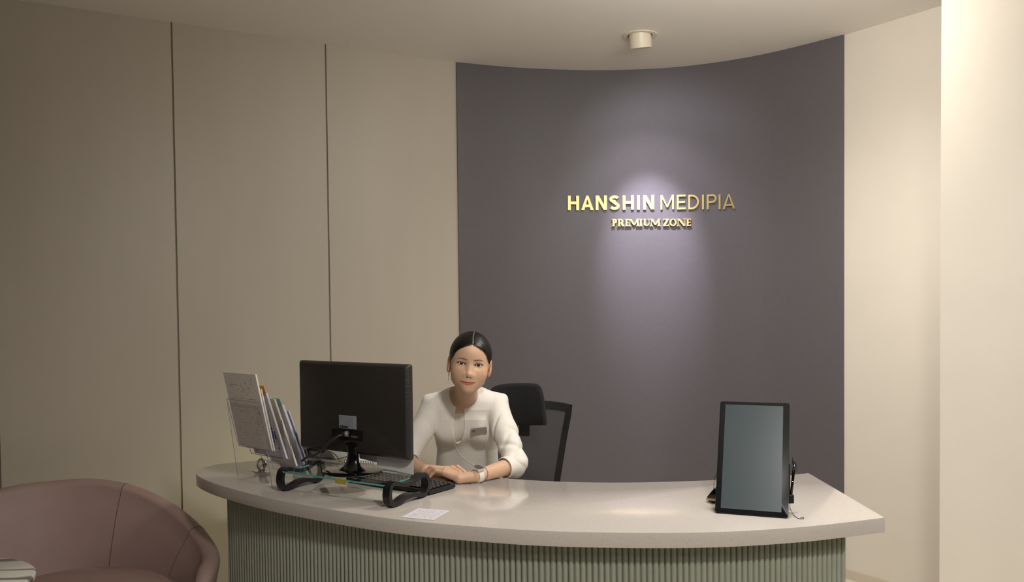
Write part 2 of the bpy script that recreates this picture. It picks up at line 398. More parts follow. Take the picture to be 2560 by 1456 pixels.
for ch, a, b in zip('HANSHIN', (198, 370, 555, 733, 903, 1083, 1165), (343, 530, 700, 865, 1047, 1128, 1310)):
    letter(sg, ch, 1380+a/5.12, 1380+b/5.12, 526.5-.001*(a), .082, .0165, False, .007, .004)
for ch, a, b in zip('MEDIPIA', (1388, 1600, 1748, 1925, 1987, 2140, 2190), (1562, 1715, 1885, 1948, 2115, 2165, 2350)):
    letter(sg, ch, 1380+a/5.12, 1380+b/5.12, 526.5-.001*a, .082, .0105, False, .007, .004)
sg2 = empty('wall_lettering', (c1[0], c1[1], z1-.09), 0, 'small brushed brass serif letters reading PREMIUM ZONE, lower line of the wall sign', 'sign')
for ch, a, b in zip('PREMIUMZONE', (765, 838, 932, 990, 1120, 1165, 1265, 1420, 1505, 1612, 1722), (830, 925, 985, 1108, 1150, 1258, 1380, 1500, 1600, 1712, 1785)):
    letter(sg2, ch, 1380+a/5.12, 1380+b/5.12, 567.3-.0007*a, .041, .0105, True, .010, .004)
# ------------------------------------------------------------------ reception desk
front = smoothpath([(-1.226, 3.165), (-1.200, 3.085), (-1.120, 2.975), (-.999, 2.85), (-.762, 2.654), (-.412, 2.432), (-.166, 2.328), (.127, 2.25), (.5, 2.225), (.8, 2.268), (1.074, 2.358)], 10)
back = smoothpath([(1.082, 2.99), (.9, 2.925), (.586, 2.872), (.304, 2.868), (.041, 2.926), (-.2, 3.05), (-.40, 3.19), (-.61, 3.33), (-.78, 3.41), (-.97, 3.385), (-1.114, 3.325), (-1.188, 3.285), (-1.221, 3.230)], 8)
desk = empty('reception_desk', (0, 2.7, 0), 0, 'curved reception desk with speckled white stone top and green grey fluted front', 'desk')
TOP = .775
obj('countertop', prism([tuple(p) for p in front]+[tuple(p) for p in back], TOP-.044, TOP, .0025), M_quartz, desk, auto=35, label='speckled white stone countertop')
def inset(P, d):
    out = []; n = len(P)
    for i in range(n):
        t = np.array(P[min(i+1, n-1)])-np.array(P[max(i-1, 0)]); t /= np.linalg.norm(t); out.append(np.array(P[i])+np.array([-t[1], t[0]])*d)
    return out
FI = inset(front, .055)
xL = aty(570, 1246, 1)[0]/1.0; xR = aty(2115, 1345, 1)[0]/1.0
FI = [p for p in FI if xL <= p[0]/p[1] <= xR]
lf = [0]
for i in range(1, len(FI)): lf.append(lf[-1]+np.linalg.norm(FI[i]-FI[i-1]))
pitch = .0168; nf = int(lf[-1]/pitch); V = []; Fc = []; prof = []
fx = [p[0] for p in FI]; fy = [p[1] for p in FI]
for k in range(nf):
    for (u, d) in ((0, 0), (.06, 0), (.11, .0035), (.22, .0058), (.38, .0074), (.5, .0078), (.62, .0074), (.78, .0058), (.89, .0035), (.94, 0)):
        s = (k+u)*lf[-1]/nf; e = .004
        p = np.array([np.interp(s, lf, fx), np.interp(s, lf, fy)]); q = np.array([np.interp(min(s+e, lf[-1]), lf, fx)-np.interp(max(s-e, 0), lf, fx), np.interp(min(s+e, lf[-1]), lf, fy)-np.interp(max(s-e, 0), lf, fy)]); q /= np.linalg.norm(q)
        prof.append(p+np.array([q[1], -q[0]])*d)
for p in prof: V += [(p[0], p[1], .0), (p[0], p[1], TOP-.044)]
for i in range(len(prof)-1): Fc.append((2*i, 2*i+2, 2*i+3, 2*i+1))
obj('fluted_panel', (V, Fc), M_flute, desk, auto=50, label='green grey vertically fluted front panel')
bodyP = [tuple(p) for p in FI]; bin_ = [tuple(p) for p in inset(FI, .03)]
obj('front_body', prism(bodyP+bin_[::-1], 0, TOP-.0445), M_flute, desk)
e1 = np.array(FI[-1]); e0 = np.array(FI[0])
obj('side_panel', prism([(e1[0], e1[1]), (e1[0]+.002, e1[1]+.5), (e1[0]-.03, e1[1]+.5), (e1[0]-.03, e1[1]+.01)], 0, TOP-.0445), mat('sage_panel', 'a8a896', .4), desk)
obj('side_panel', prism([(e0[0]+.03, e0[1]), (e0[0]+.03, e0[1]+.36), (e0[0], e0[1]+.36), (e0[0], e0[1]+.01)], 0, TOP-.0445), bpy.data.materials['sage_panel'], desk)
# ------------------------------------------------------------------ riser + monitor
RZ = -math.radians(31.7)
rs = empty('monitor_riser', (-.538, 2.740, TOP), RZ, 'clear glass monitor riser with looped black legs on the countertop', 'monitor stand')
gz = .066
gv, gf = box(-.226, .226, -.105, .088, gz, gz+.006, .0006, 1)
obj('glass_shelf', box(-.226, .226, -.105, .088, gz+.0002, gz+.006), [M_glass, M_gedge], rs, local=True, label='clear glass shelf with teal edges')
me = bpy.data.objects['glass_shelf'].data
for p in me.polygons:
    if abs(p.normal.z) < .5: p.material_index = 1
loop = smoothpath([(-.105, .040), (-.097, .068), (-.075, .074), (-.045, .066), (-.01, .060), (.03, .063), (.07, .076), (.095, .072), (.108, .052), (.105, .026), (.088, .0115), (.06, .012), (.02, .020), (-.02, .019), (-.055, .010), (-.08, .0065), (-.098, .016)], 5, True)
lp = ribbon_sweep([(-.105+(p[0]+.105)*.91, p[1]) for p in loop], .014, .0065)
for sx in (-1, 1):
    L = xf(lp, T(sx*.236, 0, 0) @ R(math.pi/2))
    o = obj('leg', L, M_black, rs, local=True, auto=30)
    for yy in (-.094, .068):
        obj('clamp', xf(box(-.012, .012, -.009, .009, -.003, .0035, .002), T(sx*.220, yy, gz+.008)), M_black, o, local=True)
    for yy, hh in ((-.080, .0035), (.059, .0055)):
        obj('rubber_foot', xf(lathe([(.006, -hh), (.006, hh)], 12), T(sx*.236, yy, hh)), M_black, o, local=True)
mz = TOP+gz+.0063
mon = empty('computer_monitor', (-.533, 2.745, mz), -math.radians(33.4), 'black computer monitor seen from behind on the glass riser', 'monitor')
def disc():
    return lathe([(.0, 0), (.098, 0), (.102, .003), (.1015, .006), (.096, .008), (0, .0085)], 64)
obj('base', xf(disc(), T(-.010, 0, 0)), M_blackgloss, mon, local=True, auto=40, label='round glossy black base')
# neck: stacked ellipses
V = []; Fc = []; n = 24
nk = [(0.006, .062, .040, -.012), (.010, .052, .034, -.012), (.020, .036, .022, -.012), (.038, .024, .016, -.010), (.065, .021, .014, -.008), (.085, .030, .014, -.010), (.098, .038, .010, -.0115), (.107, .042, .004, -.0125)]
for (z, a, b, y) in nk:
    for k in range(n): t = 2*math.pi*k/n; V.append((a*math.cos(t), y+b*math.sin(t), z))
for i in range(len(nk)-1):
    for k in range(n): Fc.append((i*n+k, i*n+(k+1) % n, (i+1)*n+(k+1) % n, (i+1)*n+k))
Fc.append(tuple(range((len(nk)-1)*n, len(nk)*n)))
obj('neck', (V, Fc), M_blackgloss, mon, smooth=True, local=True)
def monmat():
    m = mat('ribbed_black_plastic', '2b2724', .45); nt = m.node_tree; b = nt.nodes['Principled BSDF']
    tc = nt.nodes.new('ShaderNodeTexCoord'); mp = nt.nodes.new('ShaderNodeMapping'); mp.inputs['Scale'].default_value = (5, 5, 170)
    n = nt.nodes.new('ShaderNodeTexNoise'); n.inputs['Scale'].default_value = 1; n.inputs['Detail'].default_value = 2
    bp = nt.nodes.new('ShaderNodeBump'); bp.inputs['Strength'].default_value = .35; bp.inputs['Distance'].default_value = .003
    nt.links.new(tc.outputs['Object'], mp.inputs[0]); nt.links.new(mp.outputs[0], n.inputs['Vector']); nt.links.new(n.outputs['Fac'], bp.inputs['Height']); nt.links.new(bp.outputs[0], b.inputs['Normal'])
    return m
M_mon = monmat()
mb, mh, mw = .063, .306, .504
def monshell():
    # rounded slab with chamfered back (back = -y)
    rings = []
    for (y, dx, dz) in ((.006, 0, 0), (-.006, 0, 0), (-.009, .001, .001), (-.0165, .009, .007), (-.018, .011, .009)):
        rings.append([(x, y, z+mb+mh/2) for (x, z) in rrect(mw-2*dx, mh-2*dz, .007)])
    V = [p for r in rings for p in r]; n = len(rings[0]); Fc = []
    for i in range(len(rings)-1):
        for k in range(n): Fc.append((i*n+k, i*n+(k+1) % n, (i+1)*n+(k+1) % n, (i+1)*n+k))
    Fc.append(tuple(range(n))[::-1]); Fc.append(tuple(range((len(rings)-1)*n, len(rings)*n))); return V, Fc
obj('rear_shell', monshell(), M_mon, mon, local=True, auto=30)
obj('screen', box(-.243, .243, .0062, .0075, mb+.02, mb+mh-.012), mat('screen_off', '20242a', .1), mon, local=True)
def onback(x, z, dx, dz, dep=.0006): return box(x-dx/2, x+dx/2, -.018-dep, -.0178, mb+z-dz/2, mb+z+dz/2)
def uvquad(A, B, Cc, D): return [A, B, Cc, D], [(0, 1, 2, 3)]
UV4 = [(0, 0), (1, 0), (1, 1), (0, 1)]
lab = text_mat('rating_label', '8f939b', '32343c', 12, 22, 3, (.04, .8), (.05, .95), .5)
stk = onback(-.019, .090, .080, .044, .0008)
vs, fs = uvquad((-.052, -.0192, mb+.084), (.029, -.0192, mb+.084), (.029, -.0192, mb+.128), (-.052, -.0192, mb+.128))
obj('rating_label', (vs, fs), lab, mon, local=True, uv=UV4, label='grey rating label sticker with barcode')
bars = []
rnd = random.Random(3); x = -.048
while x < -.010:
    wdt = rnd.uniform(.0006, .0017); bars.append(box(x, x+wdt, -.0196, -.0193, mb+.0855, mb+.0925)); x += wdt+rnd.uniform(.0006, .0012)
obj('barcode', join(*bars), M_black, bpy.data.objects['rating_label'], local=True)
pb = join(box(-.085, -.083, -.022, -.0178, mb+.047, mb+.079), box(-.083, .055, -.0205, -.0178, mb+.0775, mb+.079), box(-.083, .055, -.0188, -.0178, mb+.045, mb+.0775))
obj('port_bay', pb, mat('port_black', '0a0a0a', .5), mon, local=True)
vga = join(box(.003, .028, -.0215, -.0188, mb+.055, mb+.0625, .0015), lathe([(.002, 0), (.002, .003)], 10))
vga = box(.003, .028, -.0215, -.0188, mb+.055, mb+.0625, .0015)
vg = obj('port', vga, mat('port_pale', '77705a', .4, metal=.6), mon, local=True)
M_screw = mat('brass_screw', 'b9a77a', .3, metal=1)
for x in (-.002, .033): obj('screw', xf(lathe([(.0026, 0), (.0026, .004)], 10), T(x, -.0188, mb+.0588) @ R(math.pi/2, 'X')), M_screw, vg, local=True)
obj('cable_slot', box(.165, .1665, -.0186, -.0178, mb+.028, mb+.036), bpy.data.materials['port_black'], mon, local=True)
# cable from the monitor
A = aty(866, 1087, 2.72); 
cp = [aty(862, 1088, 2.735), aty(848, 1090, 2.72), aty(826, 1106, 2.74), aty(800, 1130, 2.82), aty(782, 1139, 2.87), aty(778, 1133, 2.89), aty(772, 1140, 2.91), aty(755, 1153, 2.95)]
cb = obj('video_cable', tube(cp, .0042, 10, sub=6), mat('grey_cable', '3a3836', .5), smooth=True)
tag(cb, 'dark grey video cable plugged into the back of the monitor', 'cable')
obj('plug', tube([aty(853, 1089, 2.722), aty(859, 1087, 2.728), aty(875, 1084, 2.725)], [.0055, .009, .0095], 12), M_black, cb, smooth=True)
obj('plug_collar', tube([aty(863, 1086.5, 2.716), aty(870, 1085, 2.715)], .0098, 12), mat('plug_grey', '7d7a78', .4), cb, smooth=True, label='grey collar of the plug')
cp2 = [aty(845, 1083, 2.735), aty(836, 1090, 2.74), aty(822, 1106, 2.79), aty(812, 1122, 2.85), aty(805, 1133, 2.9), aty(799, 1146, 2.95), aty(783, 1150, 2.96), aty(765, 1156, 2.96)]
cb2 = obj('power_cable', tube(cp2, .0018, 8, sub=6), M_black, smooth=True)
tag(cb2, 'thin black power cable hanging from the back of the monitor', 'cable')
obj('ferrite_core', tube([aty(814, 1120, 2.84), aty(812, 1124, 2.85), aty(808, 1130, 2.87), aty(807, 1133, 2.88)], [.003, .0065, .006, .003], 10, sub=3), M_black, cb2, smooth=True)
# memo sheets hanging from the monitor's lower edge
def sheet(name, c, m, th=.0006, **kw):
    A, B, Cc, D = [np.array(p, float) for p in c]; n = np.cross(B-A, D-A); n /= np.linalg.norm(n)
    V = [A, B, Cc, D, A-n*th, B-n*th, Cc-n*th, D-n*th]
    return obj(name, (V, [(0, 1, 2, 3), (7, 6, 5, 4), (0, 4, 5, 1), (1, 5, 6, 2), (2, 6, 7, 3), (3, 7, 4, 0)]), m, uv=UV4+UV4, **kw)
def monp(x, y, z): return MW[mon] @ Vector((x, y, z))
M_memo = text_mat('memo_back', 'dcd7da', 'c9c3c8', 9, 8, 5)
s_ = sheet('memo_sheet', [monp(.088, .012, mb-.040), monp(.246, .012, mb-.050), monp(.246, .010, mb+.03), monp(.088, .010, mb+.03)], mat('memo_white', 'ddd8d8', .7))
tag(s_, 'white paper sheet hanging below the right end of the monitor', 'paper')
s_ = sheet('memo_sheet', [monp(.000, .022, mb-.022), monp(.100, .018, mb-.028), monp(.100, .016, mb+.03), monp(.000, .020, mb+.03)], mat('memo_grey', 'c9c6cc', .7))
tag(s_, 'smaller bluish white sheet behind the monitor neck, left of the larger hanging sheet', 'paper')
M_yel = mat('yellow_note', 'a89a3c', .6)
g0 = MW[rs] @ Vector((-.035, -.1058, gz-.004))
def rsp(x, y, z): return MW[rs] @ Vector((x, y, z))
s_ = sheet('sticky_note', [rsp(.018, -.1062, gz-.010), rsp(.066, -.1062, gz-.010), rsp(.066, -.106, gz+.0068), rsp(.018, -.106, gz+.0068)], M_yel)
tag(s_, 'yellow sticky note on the front edge of the glass riser', 'sticky note')
s_ = sheet('sticky_note', [aty(845, 1166, 3.0), aty(853, 1167, 3.0), aty(853, 1157, 3.01), aty(845, 1156, 3.01)], M_yel)
tag(s_, 'tiny yellow tab stuck beside the monitor neck, at the phone end', 'sticky note')
# keyboard
kN, kR, kL = [atz(*p, TOP+.010) for p in ((1060, 1237), (1124, 1215), (855, 1202))]
ang = math.atan2(kN[1]-kL[1], kN[0]-kL[0]); klen = .40; kw = .135
kN = kN+np.array([.59, .807, 0])*.026
kb = empty('keyboard', (kN[0], kN[1], TOP), ang, 'black keyboard lying under and beside the glass riser near the hands', 'keyboard')
obj('body', xf(box(-klen, 0, 0, kw, .003, .017, .003), R(.0)), M_black, kb, local=True)
M_key = mat('keycap', '262427', .35)
keys = []
for j in range(6):
    y = .012+j*.0195
    n = 20
    for i in range(n):
        x = -klen+.010+i*.0192
        if i in (15,) and j < 5 and j != 0: pass
        wkey = .0160
        keys.append((x, y, wkey, .0155))
for (x, y, a, b) in keys:
    V, Fc = box(x, x+a, y, y+b, .017, .0225, .0022, 1)
    obj('key', (V, Fc), M_key, kb, local=True) if x > -.24 and len([c for c in kb.children]) < 98 else keys
rest = [box(x, x+a, y, y+b, .017, .0225, .0022, 1) for (x, y, a, b) in keys if not x > -.24]
tag(obj('key', join(*rest), M_key, kb, local=True), kind='stuff')
for (xa, ya) in ((-.02, kw-.02), (-klen+.006, kw-.02), (-.02, .008), (-klen+.006, .008)): obj('foot', box(xa, xa+.014, ya, ya+.012, 0, .004), M_black, kb, local=True)
# notice card
cd = [atz(*p, TOP+.0012) for p in ((1003, 1293.5), (1084, 1301), (1124.6, 1277.6), (1045.5, 1271))]
s_ = sheet('notice_card', cd, text_mat('notice_print', 'dcd7de', '8e8aa0', 10, 30, 1, (.12, .92), (.1, .92), .5))
tag(s_, 'small printed notice slip lying flat near the front edge of the countertop', 'paper')
# spiral notebook
nbp = atz(893, 1163, TOP)
nb = empty('spiral_notebook', (nbp[0], nbp[1], TOP), -.3, 'spiral bound notebook with black wire coil behind the monitor base', 'notebook')
obj('pages', box(-.065, .085, .004, .13, .0005, .010, .001, 1), M_paper, nb, local=True)
co = []
for k in range(13):
    x = -.055+k*.0105
    co.append(tube([(x+.001*math.sin(a*2), .006+.0075*math.cos(a), .009+.008*math.sin(a)) for a in np.linspace(0, 2*math.pi, 14)[:-1]], .0011, 6, True))
obj('coil', join(*co), M_black, nb, local=True)
# desk phone
pz = atz(806, 1158, TOP)
ph = empty('desk_phone', (pz[0], pz[1]+.05, TOP), -math.radians(28), 'grey desk phone with dark handset behind the leaflet holder', 'phone')
M_pg = mat('phone_grey', '8c8a86', .4)
wed = prism([(-.09, 0), (.10, 0), (.10, .012), (-.07, .03)], -.012, .012)
V, Fc = prism([(-.10, 0.004), (.11, 0.004), (.11, .018), (-.10, .018)], -.09, .09)
body = xf((V, Fc), R(math.pi/2, 'X'))
obj('base', body, M_pg, ph, local=True)
ar = smoothpath([(-.085, .018), (-.078, .045), (-.05, .062), (-.01, .064), (.04, .055), (.075, .036), (.09, .018)], 5)
obj('cradle', ribbon_sweep([(p[0], p[1]) for p in ar], .05, .007, False), M_pg, ph, local=True, auto=40)
obj('paper_insert', box(-.06, .065, -.03, .03, .018, .042, .004), text_mat('phone_card', 'cfc9c0', 'b06a62', 5, 8, 2), ph, local=True)
obj('handset', tube([(-.125, -.06, .03), (-.115, -.04, .055), (-.11, 0, .062), (-.115, .04, .055), (-.125, .06, .03)], [.016, .017, .012, .017, .016], 12, sub=5), mat('handset_dark', '2e2c30', .4), ph, smooth=True, local=True)
tag(obj('phone_cord', tube([aty(820, 1128, 3.2), aty(835, 1135, 3.2), aty(846, 1147, 3.18), aty(849, 1157, 3.12), atz(850, 1168, TOP+.003)], .0016, 8, sub=6), M_black, smooth=True), 'thin black cord curving down behind the monitor neck', 'cord')
# ------------------------------------------------------------------ leaflet holder
HZ = -math.radians(39.4)
hd = empty('leaflet_holder', (-1.006, 2.98, TOP), HZ, 'clear acrylic tiered leaflet holder at the left end of the desk', 'leaflet holder')
wD = .21
def lean(s0, s1, z0, z1, x0=0, x1=wD, th=.0022):
    """leaning sheet in holder coords: y from s0 (bottom) to s1 (top)"""
    V = [(x0, s0, z0), (x1, s0, z0), (x1, s1, z1), (x0, s1, z1), (x0, s0+th, z0), (x1, s0+th, z0), (x1, s1+th, z1), (x0, s1+th, z1)]
    return V, [(3, 2, 1, 0), (4, 5, 6, 7), (0, 1, 5, 4), (1, 2, 6, 5), (2, 3, 7, 6), (3, 0, 4, 7)]
def edge_lines(pts, r=.0009): return tube(pts, r, 6)
o = obj('back_plate', lean(0, -.040, 0, .30), M_acr, hd, local=True)
obj('edge', join(edge_lines([(0, 0, 0), (0, -.040, .30)]), edge_lines([(wD, 0, 0), (wD, -.040, .30)]), edge_lines([(0, -.040, .30), (wD, -.040, .30)], .0011), edge_lines([(0, 0, 0), (0, .075, .0)], .0007), edge_lines([(wD, 0, 0), (wD, .12, .0)], .0007)), M_acredge, o, local=True)
M_q = text_mat('questionnaire_print', 'eae3da', '8e8880', 34, 12, 4, (.12, .88), (.05, .94), .44)
TI = [(.000, .125), (.050, .090), (.097, .055), (.143, .018)]
for k, (s, z) in enumerate(TI):
    pk = join(lean(s+.002, s-.036, z, z+.16), lean(s+.024, s-.006, z, z+.14), box(0, wD, s+.002, s+.026, z-.002, z))
    o = obj('pocket', pk, M_acr, hd, local=True)
    ed = [edge_lines([(0, s-.036, z+.16), (0, s+.002, z+.01), (0.006, s+.003, z)]), edge_lines([(wD, s-.006, z+.14), (wD, s+.024, z)], .0012), edge_lines([(0.006, s+.002, z), (wD, s+.002, z)]), edge_lines([(wD, s+.002, z), (wD, s+.026, z)], .0014), edge_lines([(wD, s-.036, z+.16), (wD, s+.002, z)])]
    obj('edge', join(*ed), M_acredge, o, local=True)
    for xx in (.05, .165):
        obj('thumb_notch', edge_lines([(xx+.012*math.sin(a), s+.0015-.0*a, z+.02+.012*math.cos(a)) for a in np.linspace(-2.6, .2, 8)], .0008), M_acredge, o, local=True)
hp = lambda x, y, z: MW[hd] @ Vector((x, y, z))
def leaf(name, s, z, h, x0, x1, th, m, label, cat='leaflets', ds=None, group=None):
    ds = ds if ds is not None else .22*h
    A, B, Cc, D = (x0, s+.004, z+.002), (x1, s+.004, z+.002), (x1, s+.004-ds, z+.002+h), (x0, s+.004-ds, z+.002+h)
    V = [hp(*p) for p in (A, B, Cc, D)]+[hp(p[0], p[1]+th, p[2]) for p in (A, B, Cc, D)]
    o = obj(name, (V, [(3, 2, 1, 0), (4, 5, 6, 7), (0, 1, 5, 4), (1, 2, 6, 5), (2, 3, 7, 6), (3, 0, 4, 7)]), m, uv=UV4+UV4)
    tag(o, label, cat, group); return o
leaf('questionnaire_stack', 0, .125, .272, .004, .206, .006, M_q, 'stack of printed questionnaire sheets standing in the tallest pocket of the holder')
leaf('white_folder', .010, .12, .225, .03, .207, .005, mat('folder_white', 'ece6dc', .5), 'white folder directly behind the questionnaire sheets', 'folder')
lf2 = leaf('orange_tab_leaflets', .054, .09, .240, .02, .214, .007, text_mat('leaf_print', 'dcd8dc', '6a5563', 10, 6, 7), 'leaflets topped with an orange marker strip, second pocket', 'leaflets', ds=.078)
def onleaf(s0, z0, h, ds, x0, x1, a, b, dy=-.0008):
    f = lambda t: s0+.004-ds*t/h+dy
    return [hp(x0, f(a), z0+.002+a), hp(x1, f(a), z0+.002+a), hp(x1, f(b), z0+.002+b), hp(x0, f(b), z0+.002+b)]
def tagsheet(name, c, m, parent, label):
    A, B, Cc, D = c; nrm = (B-A).cross(D-A).normalized()*.0007
    V = [A, B, Cc, D, A-nrm, B-nrm, Cc-nrm, D-nrm]
    return obj(name, (V, [(0, 1, 2, 3), (7, 6, 5, 4), (0, 4, 5, 1), (1, 5, 6, 2), (2, 6, 7, 3), (3, 7, 4, 0)]), m, parent, label=label)
tagsheet('marker_strip', onleaf(.054, .09, .240, .078, .160, .214, .236, .266), mat('orange_strip', 'e0952e', .5), lf2, 'orange marker strip')
tagsheet('logo_patch', onleaf(.054, .09, .240, .078, .165, .195, .07, .10), mat('logo_indigo', '5a5a8c', .5), lf2, 'indigo printed block')
leaf('cream_folder', .100, .055, .250, .06, .208, .007, mat('folder_cream', 'e2d9c9', .5), 'cream folder standing in the third pocket of the holder', 'folder', ds=.088)
lf3 = leaf('blue_tab_leaflets', .146, .018, .262, .05, .206, .009, mat('leaf_blue', 'ced0dc', .5), 'bluish leaflets with a light blue tab in the lowest pocket', 'leaflets', ds=.100)
tagsheet('index_tab', onleaf(.146, .018, .262, .100, .165, .206, .258, .286), mat('tab_blue', '8fc2ca', .5), lf3, 'light blue index tab')
lf4 = leaf('leaflet_pair', .160, .018, .240, .09, .209, .005, mat('leaf_lilac', 'c3c2d2', .5), 'thin lilac leaflets, rearmost in the lowest pocket', ds=.090)
# chrome ornament
cpz = atz(655, 1180, TOP)
ob = empty('chrome_ornament', (cpz[0], cpz[1], TOP), -.5, 'small shiny chrome ornament seen through the clear leaflet holder', 'desk accessory')
obj('base', xf(lathe([(0, 0), (.030, 0), (.030, .003), (.010, .006), (0, .006)], 24), Matrix.Diagonal((1.3, .7, 1, 1))), M_chrome, ob, local=True, auto=40)
obj('ring', tube([(.021*math.cos(a), 0, .026+.021*math.sin(a)) for a in np.linspace(0, 2*math.pi, 20)[:-1]], .0055, 10, True), M_chrome, ob, smooth=True, local=True)
obj('arm', join(tube([(-.014, 0, .012), (.016, 0, .040)], .004, 8), tube([(.014, 0, .012), (.004, 0, .046)], .004, 8)), M_chrome, ob, local=True)
# ------------------------------------------------------------------ signing tablet
tA, tB = atz(1787, 1281, TOP+.004), atz(1971, 1295, TOP+.004)
ta = math.atan2(tB[1]-tA[1], tB[0]-tA[0]); tw = np.linalg.norm(tB-tA); tc_ = (tA+tB)/2
tb = empty('signing_tablet', (tc_[0], tc_[1], TOP), ta, 'black portrait signing tablet leaning on its stand at the right of the desk', 'tablet')
thh = .352; tlt = math.radians(27)
Mtb = T(0, 0, .004) @ R(-tlt, 'X')     # local: x width, z height, y depth
fr_ = xf(prism(rrect(tw, thh, .008), 0, .011, .0012), R(math.pi/2, 'X'))
fr_ = xf(fr_, Mtb @ T(0, .011, thh/2))
M_tf = mat('tablet_bezel', '14171a', .14)
obj('bezel', fr_, M_tf, tb, local=True, auto=35, label='black tablet body and bezel')
M_scr = mat('tablet_screen', '3c484d', .24)
scx = xf(box(-tw/2+.0165, tw/2-.0195, -.0006, .0005, .0135, thh-.011), Mtb)
obj('screen', scx, M_scr, tb, local=True, label='grey switched off screen')
obj('stand', join(xf(box(-.05, .05, 0, .004, 0, .24, .001, 1), T(0, .20, .001) @ R(math.radians(20), 'X')), box(-.05, .05, .02, .205, .001, .004)), M_black, tb, local=True)
def tbp(x, y, z): return MW[tb] @ Vector((x, y, z))
# pen holder on the tablet side
hx = tw/2
pe = empty('stylus_pen', tbp(hx+.012, .06, .03), 0, 'black stylus pen with a silver band in the clip beside the tablet', 'pen')
p0, p1 = aty(1977, 1246, 2.43), aty(1987, 1152, 2.47)
pe.matrix_world = T(*p0); MW[pe] = T(*p0)
obj('barrel', tube([p0, p0+(p1-p0)*.96, p1], [.0042, .0042, .0028], 12), M_blackgloss, pe, smooth=True)
obj('band', tube([p0+(p1-p0)*.42, p0+(p1-p0)*.435], .0046, 12), M_chrome, pe, label='silver band')
obj('clip', tube([p1+(p0-p1)*.02+np.array([-.006, 0, .01]), p1+(p0-p1)*.1+np.array([-.0065, 0, 0]), p1+(p0-p1)*.4+np.array([-.006, 0, 0])], .0012, 8), M_black, pe)
ho = obj('pen_clip', xf(box(-.009, .009, -.007, .007, -.014, .012, .002), T(*aty(1976, 1247, 2.43))), M_black, tb, label='black pen socket on the side of the tablet')
obj('socket_arm', join(xf(box(-.012, .0, -.003, .003, -.01, .004), T(*aty(1974, 1249, 2.425))), xf(box(-.0015, .0015, -.004, .004, -.02, .07), T(*aty(1973, 1220, 2.425)))), M_black, ho)
cdp = [aty(1975, 1252, 2.425), aty(1975, 1270, 2.42), aty(1979, 1280, 2.405), atz(1985, 1289, TOP+.002), atz(1994, 1296, TOP+.0015), atz(2004, 1298, TOP+.0015), atz(2010, 1296, TOP+.0015), atz(2006, 1293.5, TOP+.0015), atz(2001, 1296, TOP+.0015)]
tag(obj('pen_cord', tube(cdp, .0008, 6, sub=6), M_black, smooth=True), 'thin black looped cord trailing from the pen socket onto the countertop', 'cord')
tag(obj('pen_cord', tube([p1+np.array([.001, 0, -.004]), p1+np.array([.005, 0, -.015]), p1+np.array([.003, 0, -.035]), p1+np.array([-.008, .01, -.037]), p1+np.array([-.018, .015, -.035])], .0007, 6, sub=5), M_black, smooth=True), 'thin black cord looped around the top of the stylus pen', 'cord')
# card terminal behind the tablet
ctp = atz(1792, 1262, TOP)
ct = empty('card_terminal', (ctp[0]+.03, ctp[1]+.03, TOP), ta-.15, 'black handheld terminal with gold trim, mostly hidden behind the tablet', 'card terminal')
obj('body', xf(prism([(-.0, .002), (.09, .002), (.09, .045), (.015, .045), (-.006, .018)], -.0, .06, .003), R(math.pi/2, 'X') @ T(-.04, 0, -.03)), M_blackgloss, ct, local=True, auto=40)
obj('gold_trim', xf(prism([(-.0075, .008), (.05, .008), (.05, .0145), (-.0075, .0145)], -.0015, .0615, .0), R(math.pi/2, 'X') @ T(-.04, 0, -.03)), mat('gold_trim', 'c8ae7a', .3, metal=.8), ct, local=True, label='gold trim strip')
tag(obj('terminal_cable', tube([aty(1785, 1250, 2.55), aty(1784, 1235, 2.56), aty(1786, 1200, 2.57), aty(1791, 1186, 2.56), aty(1800, 1176, 2.56)], .0008, 6, sub=5), M_black, smooth=True), 'hair thin cable rising behind the left edge of the tablet', 'cable')
# ------------------------------------------------------------------ pink tub armchair
AC = (-1.62, 2.80)
acz = math.radians(26)
ac = empty('tub_armchair', (AC[0], AC[1], 0), acz, 'dusty pink leather tub armchair at the left of the desk', 'armchair')
def acprof(phi):
    """phi: angle from the back peak; returns (outer R, thickness, top z)"""
    a = abs(phi)
    zt = .715-.0*(a)
    zt = .50+.215*(.5+.5*math.cos(min(max((a-.15)/1.6, 0), 1)*math.pi))
    th = .065
    Ro = .57
    return Ro, th, zt
NS, NP = 97, 26
V = []; Fc = []
for i in range(NS):
    phi = -2.05+4.1*i/(NS-1); Ro, th, zt = acprof(phi)
    end = max(0, (abs(phi)-1.85)/.2); th2 = th*math.sqrt(max(1-end*end*.75, .05)); zt2 = zt-.05*end**2
    dirx, diry = -math.sin(phi)*1, math.cos(phi)
    zb = .16
    # section: (radial offset from mid thickness, z)
    pts = []
    m_ = Ro-th/2; h_ = th2/2
    for (u, z) in ((h_*.80, zb), (h_*.9, zb+.05), (h_*1.0, zb+(zt2-zb)*.35), (h_*1.0, zb+(zt2-zb)*.7)): pts.append((m_+u-.05*(1-(z-zb)/(zt2-zb)), z))
    for k in range(11):
        t = math.pi*k/10; pts.append((m_+h_*math.cos(t)*1.02, zt2-h_*.85+h_*.85*math.sin(t)))
    for f_ in (.9, .78, .62, .45, .2, 0): z = zb+(zt2-h_-zb)*f_; pts.append((m_-h_-.165*(1-f_)**.75, z))
    for (r_, z) in pts: V.append((dirx*r_, diry*r_*1.0, z))
n = len(pts)
for i in range(NS-1):
    for k in range(n-1): Fc.append((i*n+k, i*n+k+1, (i+1)*n+k+1, (i+1)*n+k))
    Fc.append((i*n+n-1, i*n, (i+1)*n, (i+1)*n+n-1))
Fc.append(tuple(range(n))[::-1]); Fc.append(tuple(range((NS-1)*n, NS*n)))
